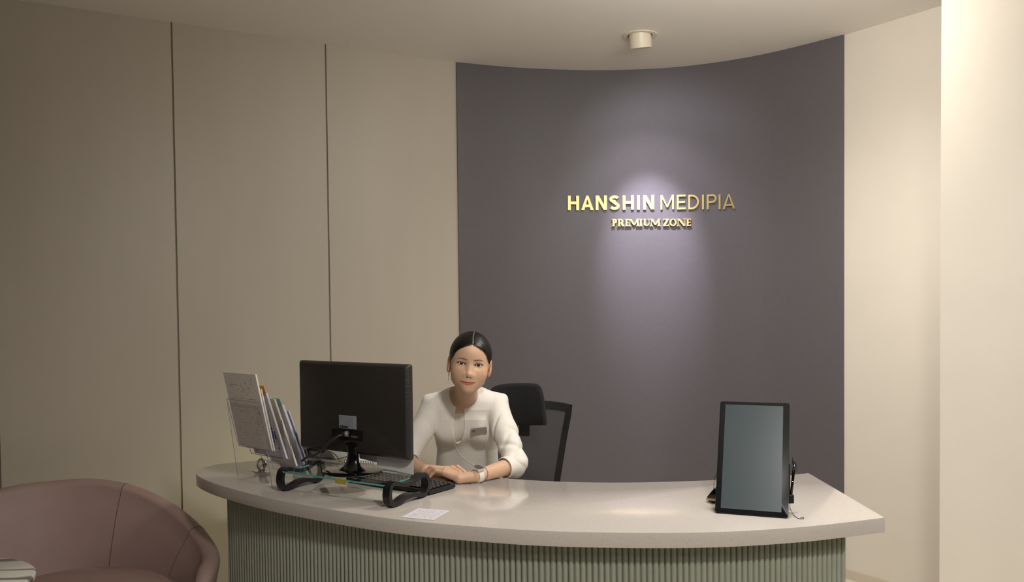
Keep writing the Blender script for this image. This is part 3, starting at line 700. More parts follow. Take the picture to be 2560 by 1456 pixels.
shell = obj('backrest', (V, Fc), M_pink, ac, smooth=True, local=True)
Vs = V
def seamat(i, r=.0016):
    return tube([Vector(Vs[i*n+k])+Vector((0, 0, .0)) for k in range(3, n-1)], r, 6)
for i in (36, 19, 84):
    obj('seam', seamat(i), M_seam, shell, smooth=True, local=True)
cu = []
def cushion(rx, ry, z0, z1, cx, cy):
    prof = [(0, z0), (.8, z0), (.95, z0+.02), (1, (z0+z1)/2-.01), (.97, z1-.04), (.88, z1-.018), (.6, z1-.003), (.3, z1), (0, z1)]
    V, Fc = lathe(prof, 48); return [(cx+x*rx, cy+y*ry, z) for (x, y, z) in V], Fc
obj('cushion', cushion(.355, .38, .26, .448, .075, -.10), M_pink, ac, smooth=True, local=True)
obj('base', cushion(.46, .44, .06, .26, 0, -.02), M_pink, ac, smooth=True, local=True)
for x in (-.24, .24):
    for y in (-.24, .22): obj('foot', xf(lathe([(.018, 0), (.022, .07)], 12), T(x, y, 0)), M_black, ac, local=True)
# marble side table
tbl = empty('side_table', (-1.605, 2.23, 0), 0, 'round white marble side table with grey veins, in front of the pink armchair', 'table')
def marble():
    m = mat('white_marble', 'd8d6cf', .18); nt = m.node_tree; b = nt.nodes['Principled BSDF']
    tc = nt.nodes.new('ShaderNodeTexCoord'); mp = nt.nodes.new('ShaderNodeMapping'); mp.inputs['Rotation'].default_value = (0, 0, -.35); mp.inputs['Scale'].default_value = (1, 4, 1)
    w = nt.nodes.new('ShaderNodeTexWave'); w.bands_direction = 'Y'; w.inputs['Scale'].default_value = .9; w.inputs['Distortion'].default_value = 9; w.inputs['Detail'].default_value = 3; w.inputs['Detail Scale'].default_value = 1.2
    r = nt.nodes.new('ShaderNodeValToRGB'); e = r.color_ramp.elements; e[0].position = .80; e[0].color = s2l('d6d4cd'); e[1].position = .97; e[1].color = s2l('6f655f')
    nt.links.new(tc.outputs['Object'], mp.inputs[0]); nt.links.new(mp.outputs[0], w.inputs[0]); nt.links.new(w.outputs['Fac'], r.inputs[0]); nt.links.new(r.outputs[0], b.inputs['Base Color']); return m
obj('table_top', lathe([(0, .628), (.24, .628), (.252, .634), (.252, .645), (.246, .650), (0, .650)], 64), marble(), tbl, local=True, auto=40)
obj('column', lathe([(.025, .02), (.025, .628)], 24), M_gold, tbl, local=True, auto=40)
obj('foot', lathe([(0, 0), (.17, 0), (.17, .012), (.03, .02), (0, .02)], 40), M_gold, tbl, local=True, auto=40)
# ------------------------------------------------------------------ office chair
oc = empty('office_chair', (.02, 3.58, 0), math.radians(-8), 'black mesh office chair with headrest behind the receptionist', 'office chair')
def meshmat():
    m = mat('black_mesh', '1c1b1d', .7); nt = m.node_tree; b = nt.nodes['Principled BSDF']; out = [x for x in nt.nodes if x.type == 'OUTPUT_MATERIAL'][0]
    tr = nt.nodes.new('ShaderNodeBsdfTransparent'); mx = nt.nodes.new('ShaderNodeMixShader'); mx.inputs[0].default_value = .52
    nt.links.new(tr.outputs[0], mx.inputs[1]); nt.links.new(b.outputs[0], mx.inputs[2]); nt.links.new(mx.outputs[0], out.inputs[0]); return m
M_mesh = meshmat(); M_fr = mat('chair_frame', '1a191a', .45)
def bw(t): return .158+.075*t**.9       # half width bottom->top
zb0, zt0 = .52, .955
def backy(x, t): return .10+.9*(x**2)*-1.0*.55+.05*t-.03*math.sin(t*math.pi)
out_ = []; 
def bpt(x, z):
    t = (z-zb0)/(zt0-zb0); return (x, backy(x, t), z)
fo = [(-bw(0), zb0), (-bw(.3), zb0+.3*(zt0-zb0)), (-bw(.7), zb0+.7*(zt0-zb0)), (-bw(1)+.002, zt0-.02), (-bw(1)+.02, zt0), (-.1, zt0+.012), (.1, zt0+.012), (bw(1)-.02, zt0), (bw(1)-.002, zt0-.02), (bw(.7), zb0+.7*(zt0-zb0)), (bw(.3), zb0+.3*(zt0-zb0)), (bw(0), zb0), (.1, zb0-.012), (-.1, zb0-.012)]
fo = smoothpath(fo, 4, True)
V = []; Fc = []; m_ = len(fo)
for i, p in enumerate(fo):
    a = fo[i-1]; b = fo[(i+1) % m_]; t = (b-a)/np.linalg.norm(b-a); nr = np.array([t[1], -t[0]])
    c = -np.array(p)+np.array([0, (zb0+zt0)/2]); nr = nr if nr@c > 0 else -nr
    wi = .028 if p[1] < zt0-.03 else .036
    q = p+nr*wi
    for (u, dy) in ((p, -.010), (p, .012), (q, .008), (q, -.006)):
        x, y, z = bpt(u[0], u[1]); V.append((x, y+dy, z))
for i in range(m_):
    j = (i+1) % m_
    for k in range(4): Fc.append((i*4+k, i*4+(k+1) % 4, j*4+(k+1) % 4, j*4+k))
obj('backrest_frame', (V, Fc), M_fr, oc, local=True, auto=40)
V = []; Fc = []; nu, nv = 13, 13
for j in range(nv):
    t = j/(nv-1); z = zb0+.012+(zt0-.025-zb0-.0)*t*.97
    tt = (z-zb0)/(zt0-zb0)
    for i in range(nu):
        x = (bw(min(max(tt, 0), 1))-.018)*(2*i/(nu-1)-1); V.append(bpt(x, z))
for j in range(nv-1):
    for i in range(nu-1): Fc.append((j*nu+i, j*nu+i+1, (j+1)*nu+i+1, (j+1)*nu+i))
obj('mesh_back', (V, Fc), M_mesh, oc, local=True, smooth=True)
hr = smoothpath([(-.115, .885), (-.137, .93), (-.13, .99), (-.10, 1.045), (-.05, 1.062), (.06, 1.066), (.105, 1.058), (.122, 1.02), (.130, .96), (.137, .90), (.12, .89), (0, .885)], 5, True)
bm = bmesh.new(); hv = [bm.verts.new((p[0], -.02-.06+(p[0]**2)*-1.6, p[1])) for p in hr]; bm.faces.new(hv)
rgeo = bmesh.ops.extrude_face_region(bm, geom=list(bm.faces))
for v in rgeo['geom']:
    if isinstance(v, bmesh.types.BMVert): v.co.y += .05
bmesh.ops.recalc_face_normals(bm, faces=bm.faces)
bmesh.ops.bevel(bm, geom=[e for e in bm.edges if abs(e.verts[0].co.y-e.verts[1].co.y) < .03 and len(e.link_faces) == 2 and any(len(f.verts) > 10 for f in e.link_faces)], offset=.014, segments=4, affect='EDGES', profile=.5)
bmesh.ops.triangulate(bm, faces=[f for f in bm.faces if len(f.verts) > 8])
bm.verts.index_update()
obj('headrest', frombm(bm), M_fabric, oc, local=True, auto=50)
obj('headrest_bracket', join(box(-.0, .046, .045, .065, .82, .97, .004), box(.005, .04, -.03, .06, .93, .96, .004)), M_fr, oc, local=True)
obj('lumbar_bar', tube([(-.17, .06, .60), (-.1, .12, .57), (0, .14, .56), (.1, .12, .57), (.17, .06, .60)], .014, 10, sub=4), M_fr, oc, local=True, smooth=True)
obj('seat', xf(prism(rrect(.46, .44, .08), .355, .412, .02), T(0, -.20, 0)), M_fabric, oc, local=True, auto=40)
obj('column', join(lathe([(.03, .08), (.03, .25), (.02, .25), (.02, .355)], 16), box(-.02, .02, 0, .16, .33, .355, .004), tube([(0, .15, .345), (0, .17, .45), (0, .14, .58)], .018, 10)), M_fr, oc, local=True)
for k in range(5):
    a = 2*math.pi*k/5+.3; c, s = math.cos(a), math.sin(a)
    lg = obj('leg', tube([(0, 0, .10), (c*.15, s*.15, .095), (c*.29, s*.29, .07)], [.025, .02, .015], 10), M_fr, oc, local=True, smooth=True)
    obj('caster', xf(lathe([(0, -.012), (.025, -.012), (.027, -.008), (.027, .008), (.025, .012), (0, .012)], 20), T(c*.29, s*.29, .027) @ R(a+.8) @ R(math.pi/2, 'X')), M_black, lg, local=True, auto=40)
# ------------------------------------------------------------------ implicit surfaces for the person
f32 = np.float32
def smin(a, b, k):
    h = np.maximum(k-np.abs(a-b), 0)/k; return np.minimum(a, b)-h*h*k*f32(.25)
def smax(a, b, k): return -smin(-a, -b, k)
def cone(p, a, b, ra, rb):
    a = np.array(a, f32); b = np.array(b, f32); ab = b-a
    q = p-a; t = np.clip((q@ab)/(ab@ab), 0, 1); q = q-t[:, None]*ab
    return np.sqrt((q*q).sum(1))-(ra+(rb-ra)*t)
def ell(p, c, r):
    q = (p-np.array(c, f32))/np.array(r, f32); k0 = np.sqrt((q*q).sum(1))+1e-9
    q2 = q/np.array(r, f32); k1 = np.sqrt((q2*q2).sum(1))+1e-9
    return k0*(k0-1)/k1
def sph(p, c, r): q = p-np.array(c, f32); return np.sqrt((q*q).sum(1))-r
def surface(f, lo, hi, h, B=6, lip=1.6):
    lo = np.array(lo, f32); n = np.ceil((np.array(hi)-lo)/h).astype(int)+1
    n = ((n+B-1)//B)*B; nb = n//B
    g = np.stack(np.meshgrid(*[np.arange(k) for k in nb], indexing='ij'), -1).reshape(-1, 3)
    cen = lo+(g*B+(B-1)/2)*h; dc = f(cen.astype(f32))
    near = np.abs(dc) < (B*h*.87)*lip+h
    D = np.empty(tuple(n), f32)
    D[:] = np.repeat(np.repeat(np.repeat(np.where(dc > 0, 1, -1).astype(f32).reshape(nb), B, 0), B, 1), B, 2)
    off = np.stack(np.meshgrid(*[np.arange(B)]*3, indexing='ij'), -1).reshape(-1, 3)
    gi = g[near]*B
    for c0 in range(0, len(gi), 4000):
        idx = (gi[c0:c0+4000, None, :]+off[None]).reshape(-1, 3)
        D[idx[:, 0], idx[:, 1], idx[:, 2]] = f((lo+idx*f32(h)).astype(f32))
    s = D < 0
    cnt = np.zeros(np.array(D.shape)-1, np.int8)
    for a in (0, 1):
        for b in (0, 1):
            for c in (0, 1): cnt += s[a:s.shape[0]-1+a, b:s.shape[1]-1+b, c:s.shape[2]-1+c]
    act = (cnt > 0) & (cnt < 8); ci = np.argwhere(act)
    P = np.zeros((len(ci), 3)); N_ = np.zeros(len(ci))
    cor = [np.array(c) for c in ((0, 0, 0), (1, 0, 0), (0, 1, 0), (1, 1, 0), (0, 0, 1), (1, 0, 1), (0, 1, 1), (1, 1, 1))]
    dv = [D[ci[:, 0]+c[0], ci[:, 1]+c[1], ci[:, 2]+c[2]] for c in cor]
    for (i, j) in ((0, 1), (2, 3), (4, 5), (6, 7), (0, 2), (1, 3), (4, 6), (5, 7), (0, 4), (1, 5), (2, 6), (3, 7)):
        m = (dv[i] < 0) != (dv[j] < 0); t = dv[i]/(dv[i]-dv[j]+1e-12)
        t = np.clip(t, 0, 1)
        P[m] += (cor[i]+(cor[j]-cor[i])*t[m][:, None]); N_[m] += 1
    V = lo+(ci+P/N_[:, None])*h
    ID = np.full(act.shape, -1, np.int32); ID[act] = np.arange(len(ci)); Fs = []
    for ax in range(3):
        sl0 = [slice(1, None)]*3; 
        a, b = [(1, 2), (2, 0), (0, 1)][ax]
        s0 = s; sh = [slice(None)]*3; sh[ax] = slice(0, -1); sh2 = [slice(None)]*3; sh2[ax] = slice(1, None)
        e = s0[tuple(sh)] != s0[tuple(sh2)]
        q = np.argwhere(e); ok = (q[:, a] > 0) & (q[:, b] > 0) & (q[:, a] < ID.shape[a]) & (q[:, b] < ID.shape[b]); q = q[ok]
        def at(da, db):
            r = q.copy(); r[:, a] -= da; r[:, b] -= db; return ID[r[:, 0], r[:, 1], r[:, 2]]
        quad = np.stack([at(1, 1), at(0, 1), at(0, 0), at(1, 0)], 1)
        ins = s0[q[:, 0], q[:, 1], q[:, 2]]
        quad[~ins] = quad[~ins][:, ::-1]
        quad = quad[(quad >= 0).all(1)]; Fs.append(quad)
    return V, np.concatenate(Fs)
def meshobj(name, V, Fq, m, parent=None, colors=None, smooth=True, label=None):
    me = bpy.data.meshes.new(name)
    if parent is not None:
        M = np.array(MW[parent].inverted()); Vl = V@M[:3, :3].T+M[:3, 3]
    else: Vl = V; M = None
    me.vertices.add(len(Vl)); me.vertices.foreach_set('co', Vl.astype(f32).ravel())
    me.loops.add(Fq.size); me.loops.foreach_set('vertex_index', Fq.astype(np.int32).ravel())
    me.polygons.add(len(Fq)); me.polygons.foreach_set('loop_start', np.arange(0, Fq.size, 4, dtype=np.int32)); me.polygons.foreach_set('loop_total', np.full(len(Fq), 4, np.int32))
    me.update(calc_edges=True); me.validate(); me.materials.append(m)
    if colors is not None:
        at = me.color_attributes.new('tint', 'FLOAT_COLOR', 'POINT'); at.data.foreach_set('color', colors.astype(f32).ravel())
    if smooth: me.shade_smooth()
    o = bpy.data.objects.new(name, me); COL.objects.link(o)
    if parent is not None: o.parent = parent; MW[o] = MW[parent]
    else: MW[o] = Matrix()
    if label: o['label'] = label
    return o
def sstep(a, b, x): t = np.clip((x-a)/(b-a), 0, 1); return t*t*(3-2*t)
# head frame: x to image right, y out of the face, z up; metres
HS = .98
rl_ = math.radians(7.2); Zh = np.array([math.sin(rl_), 0, math.cos(rl_)]); Fh = np.array([.06, -1, -.03]); Fh -= Zh*(Fh@Zh); Fh /= np.linalg.norm(Fh); Xh = np.cross(Zh, Fh)
Emid = aty(1175.2, 911.5, 2.97); Oh = Emid-Fh*.080*HS
HB = np.stack([Xh, Fh, Zh], 1).astype(f32)
def tohead(p): return ((p-Oh.astype(f32))@HB)/f32(HS)
def fromhead(q): return Oh+(np.array(q)*HS)@HB.T
def sym(q): r = q.copy(); r[:, 0] = np.abs(r[:, 0]); return r
def head_base(q):
    s = sym(q)
    d = ell(q, (0, -.012, .031), (.0725, .095, .083))
    d = smin(d, ell(q, (0, .030, .036), (.061, .058, .050)), .03)
    d = smin(d, ell(q, (0, .026, -.020), (.0668, .060, .066)), .03)
    return d
EY = (.0318, .0690, .0)
def headsdf(q):
    s = sym(q)
    d = head_base(q)
    d = smin(d, ell(q, (0, .042, -.066), (.0455, .044, .036)), .028)
    d = smin(d, cone(s, (.006, .070, -.091), (.046, .018, -.066), .014, .012), .022)
    d = smin(d, sph(q, (0, .0735, -.0895), .0145), .018)
    d = smin(d, ell(s, (.037, .055, -.030), (.023, .024, .022)), .022)
    d = smin(d, ell(q, (0, .033, -.045), (.0585, .051, .042)), .025)
    d = smin(d, ell(s, (.019, .066, -.036), (.015, .0150, .018)), .02)
    # brow ridge, sockets
    d = smax(d, -ell(s, (.030, .1020, .000), (.020, .0235, .0125)), .014)
    # nose
    n_ = cone(q, (0, .0785, .004), (0, .0955, -.034), .0070, .0086)
    n_ = smin(n_, sph(q, (0, .0985, -.0370), .0086), .006)
    n_ = smin(n_, sph(s, (.0125, .0890, -.0410), .0068), .008)
    d = smin(d, n_, .015)
    d = smax(d, -ell(s, (.0065, .0945, -.0485), (.0034, .0060, .0026)), .002)
    # mouth region
    d = smin(d, ell(q, (0, .074, -.066), (.026, .018, .020)), .016)
    up = smin(cone(s, (.0035, .0925, -.0658), (.0140, .0890, -.0650), .0030, .0024), cone(s, (.0140, .0890, -.0650), (.0280, .0775, -.0622), .0024, .0012), .003)
    lw = smin(cone(s, (.000, .0920, -.0722), (.0120, .0890, -.0712), .0042, .0034), cone(s, (.0120, .0890, -.0712), (.0275, .0775, -.0632), .0034, .0012), .003)
    d = smin(d, up, .0032); d = smin(d, lw, .0032)
    zl = -.0685+5.4*s[:, 0]**2
    groove = np.maximum(np.sqrt((s[:, 2]-zl)**2+(s[:, 1]-(.0965-10*s[:, 0]**2))**2)-.0016, s[:, 0]-.0285)
    d = smax(d, -groove, .0016)
    # lids
    d = smin(d, sph(s, EY, .0139), .0055)
    return d
EW = .0158
def eye_local(s):
    x = (s[:, 0]-EY[0])/EW; z = s[:, 2]-EY[2]-.0012*x
    k = np.clip(1-x*x, 0, 1)
    zu = .0056*k**.75; zd = -.0046*k**.9
    return x, z, zu, zd
def headfull(q):
    s = sym(q); d = headsdf(q)
    x, z, zu, zd = eye_local(s)
    cut = np.maximum(np.maximum(z-zu, zd-z), (np.abs(x)-1)*EW); cut = np.maximum(cut, .064-s[:, 1])
    d = np.maximum(d, -cut)
    # ears
    e = ell(s, (.0785, -.006, -.012), (.0075, .0185, .0310))
    e = smin(e, ell(s, (.0755, -.004, -.036), (.006, .010, .010)), .008)
    e = smax(e, -ell(s, (.0850, .006, -.008), (.0065, .0110, .0190)), .004)
    return smin(d, e, .006)
NB = np.array([-.188, 3.200, 1.030])
NT = fromhead((0, -.020, -.055))
TZ = np.array([.42, .55, .66, .74, .82, .90, .96, 1.00, 1.03, 1.055, 1.09])
TRX = np.array([.175, .178, .150, .122, .116, .128, .140, .145, .125, .085, .05])
TRY = np.array([.125, .125, .105, .088, .088, .096, .098, .090, .074, .056, .045])
TCY = np.array([3.44, 3.43, 3.40, 3.37, 3.335, 3.30, 3.265, 3.25, 3.24, 3.23, 3.22])
TCX = np.array([-.200, -.198, -.196, -.192, -.186, -.184, -.187, -.189, -.189, -.188, -.188])
def torso(p, off=0.):
    z = p[:, 2]; rx = np.interp(z, TZ, TRX); ry = np.interp(z, TZ, TRY)
    x = (p[:, 0]-np.interp(z, TZ, TCX))/rx; y = (p[:, 1]-np.interp(z, TZ, TCY))/ry
    d = ((np.abs(x)**2.3+np.abs(y)**2.3)**(1/2.3)-1)*np.minimum(rx, ry)
    d = smax(d, z-1.075, .02); d = smax(d, .42-z, .03)
    for sx in (-1, 1):
        d = smin(d, ell(p, (-.187+sx*.062, 3.205, .925), (.056, .044, .055)), .05)
    return d.astype(f32)
S1, E1, W1 = np.array([-.066, 3.21, 1.003]), np.array([.010, 3.05, .806]), np.array([-.130, 2.885, .7985])
S2, E2, W2 = np.array([-.312, 3.21, 1.003]), np.array([-.418, 3.12, .815]), aty(1064, 1178.5, 2.99)
def shoulders(p):
    d = cone(p, (-.188, 3.215, 1.040), S1+np.array([-.004, 0, .006]), .036, .040)
    return smin(d, cone(p, (-.188, 3.215, 1.040), S2+np.array([.004, 0, .006]), .036, .040), .02)
def neck(p):
    return cone(p, NT, NB, .0420, .0440)
def skin_core(p):
    d = smin(torso(p), shoulders(p), .04)
    d = smin(d, neck(p), .018)
    # collar bones
    return d
def headneck(p):
    return smin(headfull(tohead(p))*f32(HS), skin_core(p), .012)
# --- arms and hands
def ap(px, py, y): return aty(px, py, y)
LH = dict(
 mcp=[ap(1110, 1183, 2.893), ap(1112, 1177, 2.915), ap(1114, 1173, 2.938), ap(1120, 1173, 2.958)],
 pip=[ap(1090, 1178.5, 2.908), ap(1084, 1172, 2.930), ap(1078, 1168.5, 2.950), ap(1084, 1170, 2.972)],
 dip=[ap(1080, 1186, 2.912), ap(1072, 1180.5, 2.936), ap(1066, 1177, 2.955), ap(1069, 1179, 2.975)],
 tip=[ap(1074.5, 1193, 2.912), ap(1067.5, 1189, 2.938), ap(1060.5, 1187, 2.957), ap(1064, 1187, 2.975)])
def lhand(p):
    d = cone(p, E1, W1, .035, .0212)
    Hc = ap(1149, 1197.5, 2.872); H2 = ap(1149, 1195, 2.902)
    d = smin(d, cone(p, W1, Hc, .0212, .0175), .004); d = smin(d, cone(p, W1, H2, .0200, .0160), .005)
    palmc = (LH['mcp'][1]+LH['mcp'][2])/2
    for i, r in enumerate((.0115, .012, .0125, .0125)):
        d = smin(d, cone(p, Hc+(H2-Hc)*i/3, LH['mcp'][i], .0150, r-.001), .009)
    fr = ((.0078, .0070, .0062, .0054), (.0086, .0077, .0068, .0058), (.0088, .0079, .0070, .0060), (.0086, .0077, .0070, .0060))
    for i in range(4):
        a = cone(p, LH['mcp'][i], LH['pip'][i], fr[i][0]+.001, fr[i][1])
        a = smin(a, cone(p, LH['pip'][i], LH['dip'][i], fr[i][1], fr[i][2]), .002)
        a = smin(a, cone(p, LH['dip'][i], LH['tip'][i], fr[i][2], fr[i][3]), .002)
        d = smin(d, a, .0016)
    # thumb tucked under the palm
    t = cone(p, W1+np.array([-.02, .012, -.008]), ap(1128, 1200, 2.95), .014, .0115)
    t = smin(t, cone(p, ap(1128, 1200, 2.95), ap(1104, 1197, 2.95), .0105, .009), .003)
    t = smin(t, cone(p, ap(1104, 1197, 2.95), ap(1086, 1195, 2.955), .009, .0075), .003)
    return smin(d, t, .006)
RH = dict(
 mcp=[ap(1112, 1180, 3.00), ap(1107, 1178, 2.985), ap(1104, 1179, 2.97)],
 pip=[ap(1144, 1168, 2.985), ap(1131, 1169.5, 2.965), ap(1120, 1174, 2.950)],
 dip=[ap(1158, 1178, 2.965), ap(1149, 1180, 2.948), ap(1137, 1181, 2.935)],
 tip=[ap(1168, 1187, 2.95), ap(1158, 1188, 2.935), ap(1146, 1188, 2.925)])
def rhand(p):
    d = cone(p, E2, W2, .033, .0215)
    for i in range(3):
        d = smin(d, cone(p, W2+np.array([.006, (.006, 0, -.007)[i], 0]), RH['mcp'][i], .017, .0125), .014)
        r = ((.0084, .0076, .0070, .0062), (.0086, .0078, .0071, .0062), (.0086, .0078, .0070, .0060))[i]
        a = cone(p, RH['mcp'][i], RH['pip'][i], r[0]+.001, r[1])
        a = smin(a, cone(p, RH['pip'][i], RH['dip'][i], r[1], r[2]), .002)
        a = smin(a, cone(p, RH['dip'][i], RH['tip'][i], r[2], r[3]), .002)
        d = smin(d, a, .0014)
    l = [ap(1100, 1184, 2.945), ap(1112, 1188, 2.925), ap(1122, 1193, 2.91), ap(1130, 1197, 2.905)]
    a = cone(p, l[0], l[1], .009, .008); a = smin(a, cone(p, l[1], l[2], .008, .0072), .002); a = smin(a, cone(p, l[2], l[3], .0072, .006), .002)
    d = smin(d, smin(a, cone(p, W2, l[0], .015, .010), .006), .006)
    t = cone(p, W2+np.array([.01, -.012, -.008]), ap(1088, 1198, 2.955), .013, .0105)
    t = smin(t, cone(p, ap(1088, 1198, 2.955), ap(1112, 1204, 2.925), .010, .0085), .003)
    return smin(d, t, .006)
def legs(p):
    d = None
    for sx in (-1, 1):
        hx = -.198+sx*.085; kx = -.19+sx*.075
        a = cone(p, (hx, 3.43, .50), (kx, 3.02, .49), .075, .052)
        a = smin(a, cone(p, (kx, 3.02, .49), (kx, 3.06, .10), .050, .030), .02)
        a = smin(a, cone(p, (kx, 3.07, .055), (kx, 2.93, .030), .030, .022), .02)
        d = a if d is None else np.minimum(d, a)
    return d
def under(p):
    d = skin_core(p)
    d = smin(d, cone(p, S1, E1, .034, .030), .008); d = smin(d, cone(p, S2, E2, .034, .030), .008)
    return smin(d, legs(p), .03)
SKIN = s2l('d2ac90')[:3]
def tint(V):
    q = tohead(V.astype(f32)); s = sym(q); n = len(V); C = np.ones((n, 4)); C[:, :3] = SKIN
    def mix(m, col, a=1.):
        c = np.array(s2l(col)[:3]); w = np.clip(m*a, 0, 1)[:, None]; C[:, :3] = C[:, :3]*(1-w)+c*w
    front_ = (q[:, 1] > .045)*1.
    bl = np.exp(-(((s[:, 0]-.042)/.017)**2+((s[:, 2]+.028)/.013)**2)); mix(bl*front_, 'd68f7c', .30)
    # lips
    k = np.clip(1-(s[:, 0]/.0292)**2, 0, 1)
    zl = -.0685+5.4*s[:, 0]**2
    topz = zl+.0054*k**.8*(1-.18*np.exp(-(s[:, 0]/.003)**2)); botz = zl-.0083*k**.75
    lip = np.clip(np.minimum(topz-q[:, 2], q[:, 2]-botz)/.0010+.5, 0, 1)*(k > 0)*(q[:, 1] > .062)
    mix(lip*(q[:, 2] < zl), 'c4645c', .9); mix(lip*(q[:, 2] >= zl), 'ab4a45', .9)
    mix(np.exp(-((q[:, 2]-zl)/.0011)**2)*(s[:, 0] < .0295)*(q[:, 1] > .06), '5e221f', .75)
    # brows
    u = (s[:, 0]-.0120)/.0370; zb = .0160+.0062*np.clip(u, 0, 1)-.0058*np.clip(u-.62, 0, 1)/.38*1.0
    wdt = (.0036-.0020*np.clip(u, 0, 1))*sstep(-.06, .14, u)
    br = np.clip(1-(np.abs(s[:, 2]-zb)/np.maximum(wdt, 1e-5))**2, 0, 1)*(u > -.02)*np.clip((1.03-u)/.15, 0, 1)*front_
    mix(br, '55443a', .85)
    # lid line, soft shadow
    x, z, zu, zd = eye_local(s); ef = (np.abs(x) < 1.35)*(s[:, 1] > .055)
    up = np.exp(-((z-zu-.0006)/.0010)**2)*(np.abs(x) < 1.05); mix(up*ef, '1d1412', .95)
    wing = np.exp(-((z-.0002-(x-1)*.0045)/.0009)**2)*(x > .9)*(x < 1.3); mix(wing*ef, '2a1c18', .85)
    lo_ = np.exp(-((z-zd+.0004)/.0007)**2)*(np.abs(x) < 1.0); mix(lo_*ef, '6e4a3c', .55)
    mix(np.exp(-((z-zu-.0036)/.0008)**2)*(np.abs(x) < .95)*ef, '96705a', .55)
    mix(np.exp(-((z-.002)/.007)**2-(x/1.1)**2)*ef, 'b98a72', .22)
    mix(np.exp(-(((s[:, 0]-.0065)/.0035)**2+((q[:, 2]+.0485)/.0022)**2))*(q[:, 1] > .085), '6b3a2c', .7)
    # ears and finger tips a little redder
    mix((s[:, 0] > .0725)*(q[:, 2] < .03)*(q[:, 2] > -.055)*1., 'd28b70', .35)
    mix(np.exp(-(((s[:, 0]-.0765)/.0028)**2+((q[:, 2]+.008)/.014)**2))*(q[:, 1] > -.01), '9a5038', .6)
    for t in LH['tip']+LH['dip']+RH['tip']+RH['pip']+LH['pip']:
        mix(np.exp(-(((V-t)**2).sum(1))/.010**2), 'd68a6c', .35)
    return C
def skinmat():
    m = mat('skin', 'deb597', .48, sss=.12, spec=.4); nt = m.node_tree; b = nt.nodes['Principled BSDF']
    a = nt.nodes.new('ShaderNodeAttribute'); a.attribute_name = 'tint'; nt.links.new(a.outputs['Color'], b.inputs['Base Color']); return m
M_skin = skinmat()
M_jack = mat('white_jacket_cloth', 'e9e4dc', .75, bump=.25, bscale=1400, sheen=.15)
M_hair = mat('black_hair', '0b0807', .34, bump=.35, bscale=10, stretch=(9, 60, 22), spec=.32)
person = empty('person', (-.19, 3.3, 0), 0, 'seated woman in a white jacket behind the desk, hands folded, dark hair tied back', 'person')
parts = []
for (f, lo, hi, h) in (
    (headneck, (-.275, 2.93, .955), (-.045, 3.22, 1.32), .00105),
    (lhand, (-.36, 2.84, .772), (.05, 3.09, .865), .0012),
    (rhand, (-.46, 2.87, .772), (-.10, 3.17, .875), .0012),
    (under, (-.47, 2.88, .0), (.06, 3.60, 1.03), .007)):
    parts.append(surface(f, lo, hi, h))
V = np.concatenate([a for a, b in parts]); offs = np.cumsum([0]+[len(a) for a, b in parts[:-1]]); Fq = np.concatenate([b+o for (a, b), o in zip(parts, offs)])
# keep the whole figure one mesh
body = meshobj('body', V, Fq, M_skin, person, colors=tint(V))
# eyeballs
def eyem():
    m = mat('eyeball', 'e6ddd6', .08, spec=.6); nt = m.node_tree; b = nt.nodes['Principled BSDF']
    a = nt.nodes.new('ShaderNodeAttribute'); a.attribute_name = 'tint'; nt.links.new(a.outputs['Color'], b.inputs['Base Color']); return m
M_eye = eyem()
for sx in (-1, 1):
    c = fromhead((sx*EY[0], EY[1], EY[2])); r = .0125*HS
    g = np.array([0, 0, 1.4])-c; g = g/np.linalg.norm(g); g = g+Xh*.02; g /= np.linalg.norm(g)
    u = np.cross(g, [0, 0, 1]); u /= np.linalg.norm(u); w = np.cross(u, g)
    V = []; Fc = []; Cc = []; nr_, ns_ = 60, 48
    for i in range(nr_+1):
        th_ = math.pi*(i/nr_)**1.4
        for k in range(ns_):
            a = 2*math.pi*k/ns_; V.append(c+r*(g*math.cos(th_)+(u*math.cos(a)+w*math.sin(a))*math.sin(th_)))
            rad = r*math.sin(th_) if th_ < 1.5 else 1
            col = s2l('060505') if rad < .0024 else (s2l('2f201a') if rad < .0054 else (s2l('1c1412') if rad < .0060 else s2l('dcd3cc'))); Cc.append(col)
    V = np.array(V); Fq = np.array([(i*ns_+k, (i+1)*ns_+k, (i+1)*ns_+(k+1) % ns_, i*ns_+(k+1) % ns_) for i in range(nr_) for k in range(ns_)])
    meshobj('eye', V, Fq, M_eye, body, colors=np.array(Cc))
# upper lashes
for sx in (-1, 1):
    P = []
    for x in np.linspace(-1.0, 1.22, 16):
        k = max(1-x*x, 0); zz = .0056*k**.75+.0012*x+(.0004 if x < 1 else (x-1)*.005)
        xx = EY[0]+x*EW; yy = EY[1]+math.sqrt(max(.0144**2-(xx-EY[0])**2*.9-zz**2, .00003)); P.append(fromhead((sx*xx, min(yy, .0838), zz)))
    obj('eyelashes', tube(P, [.0003]+[.0007]*8+[.0009]*4+[.0003], 6), M_hair, body, smooth=True)
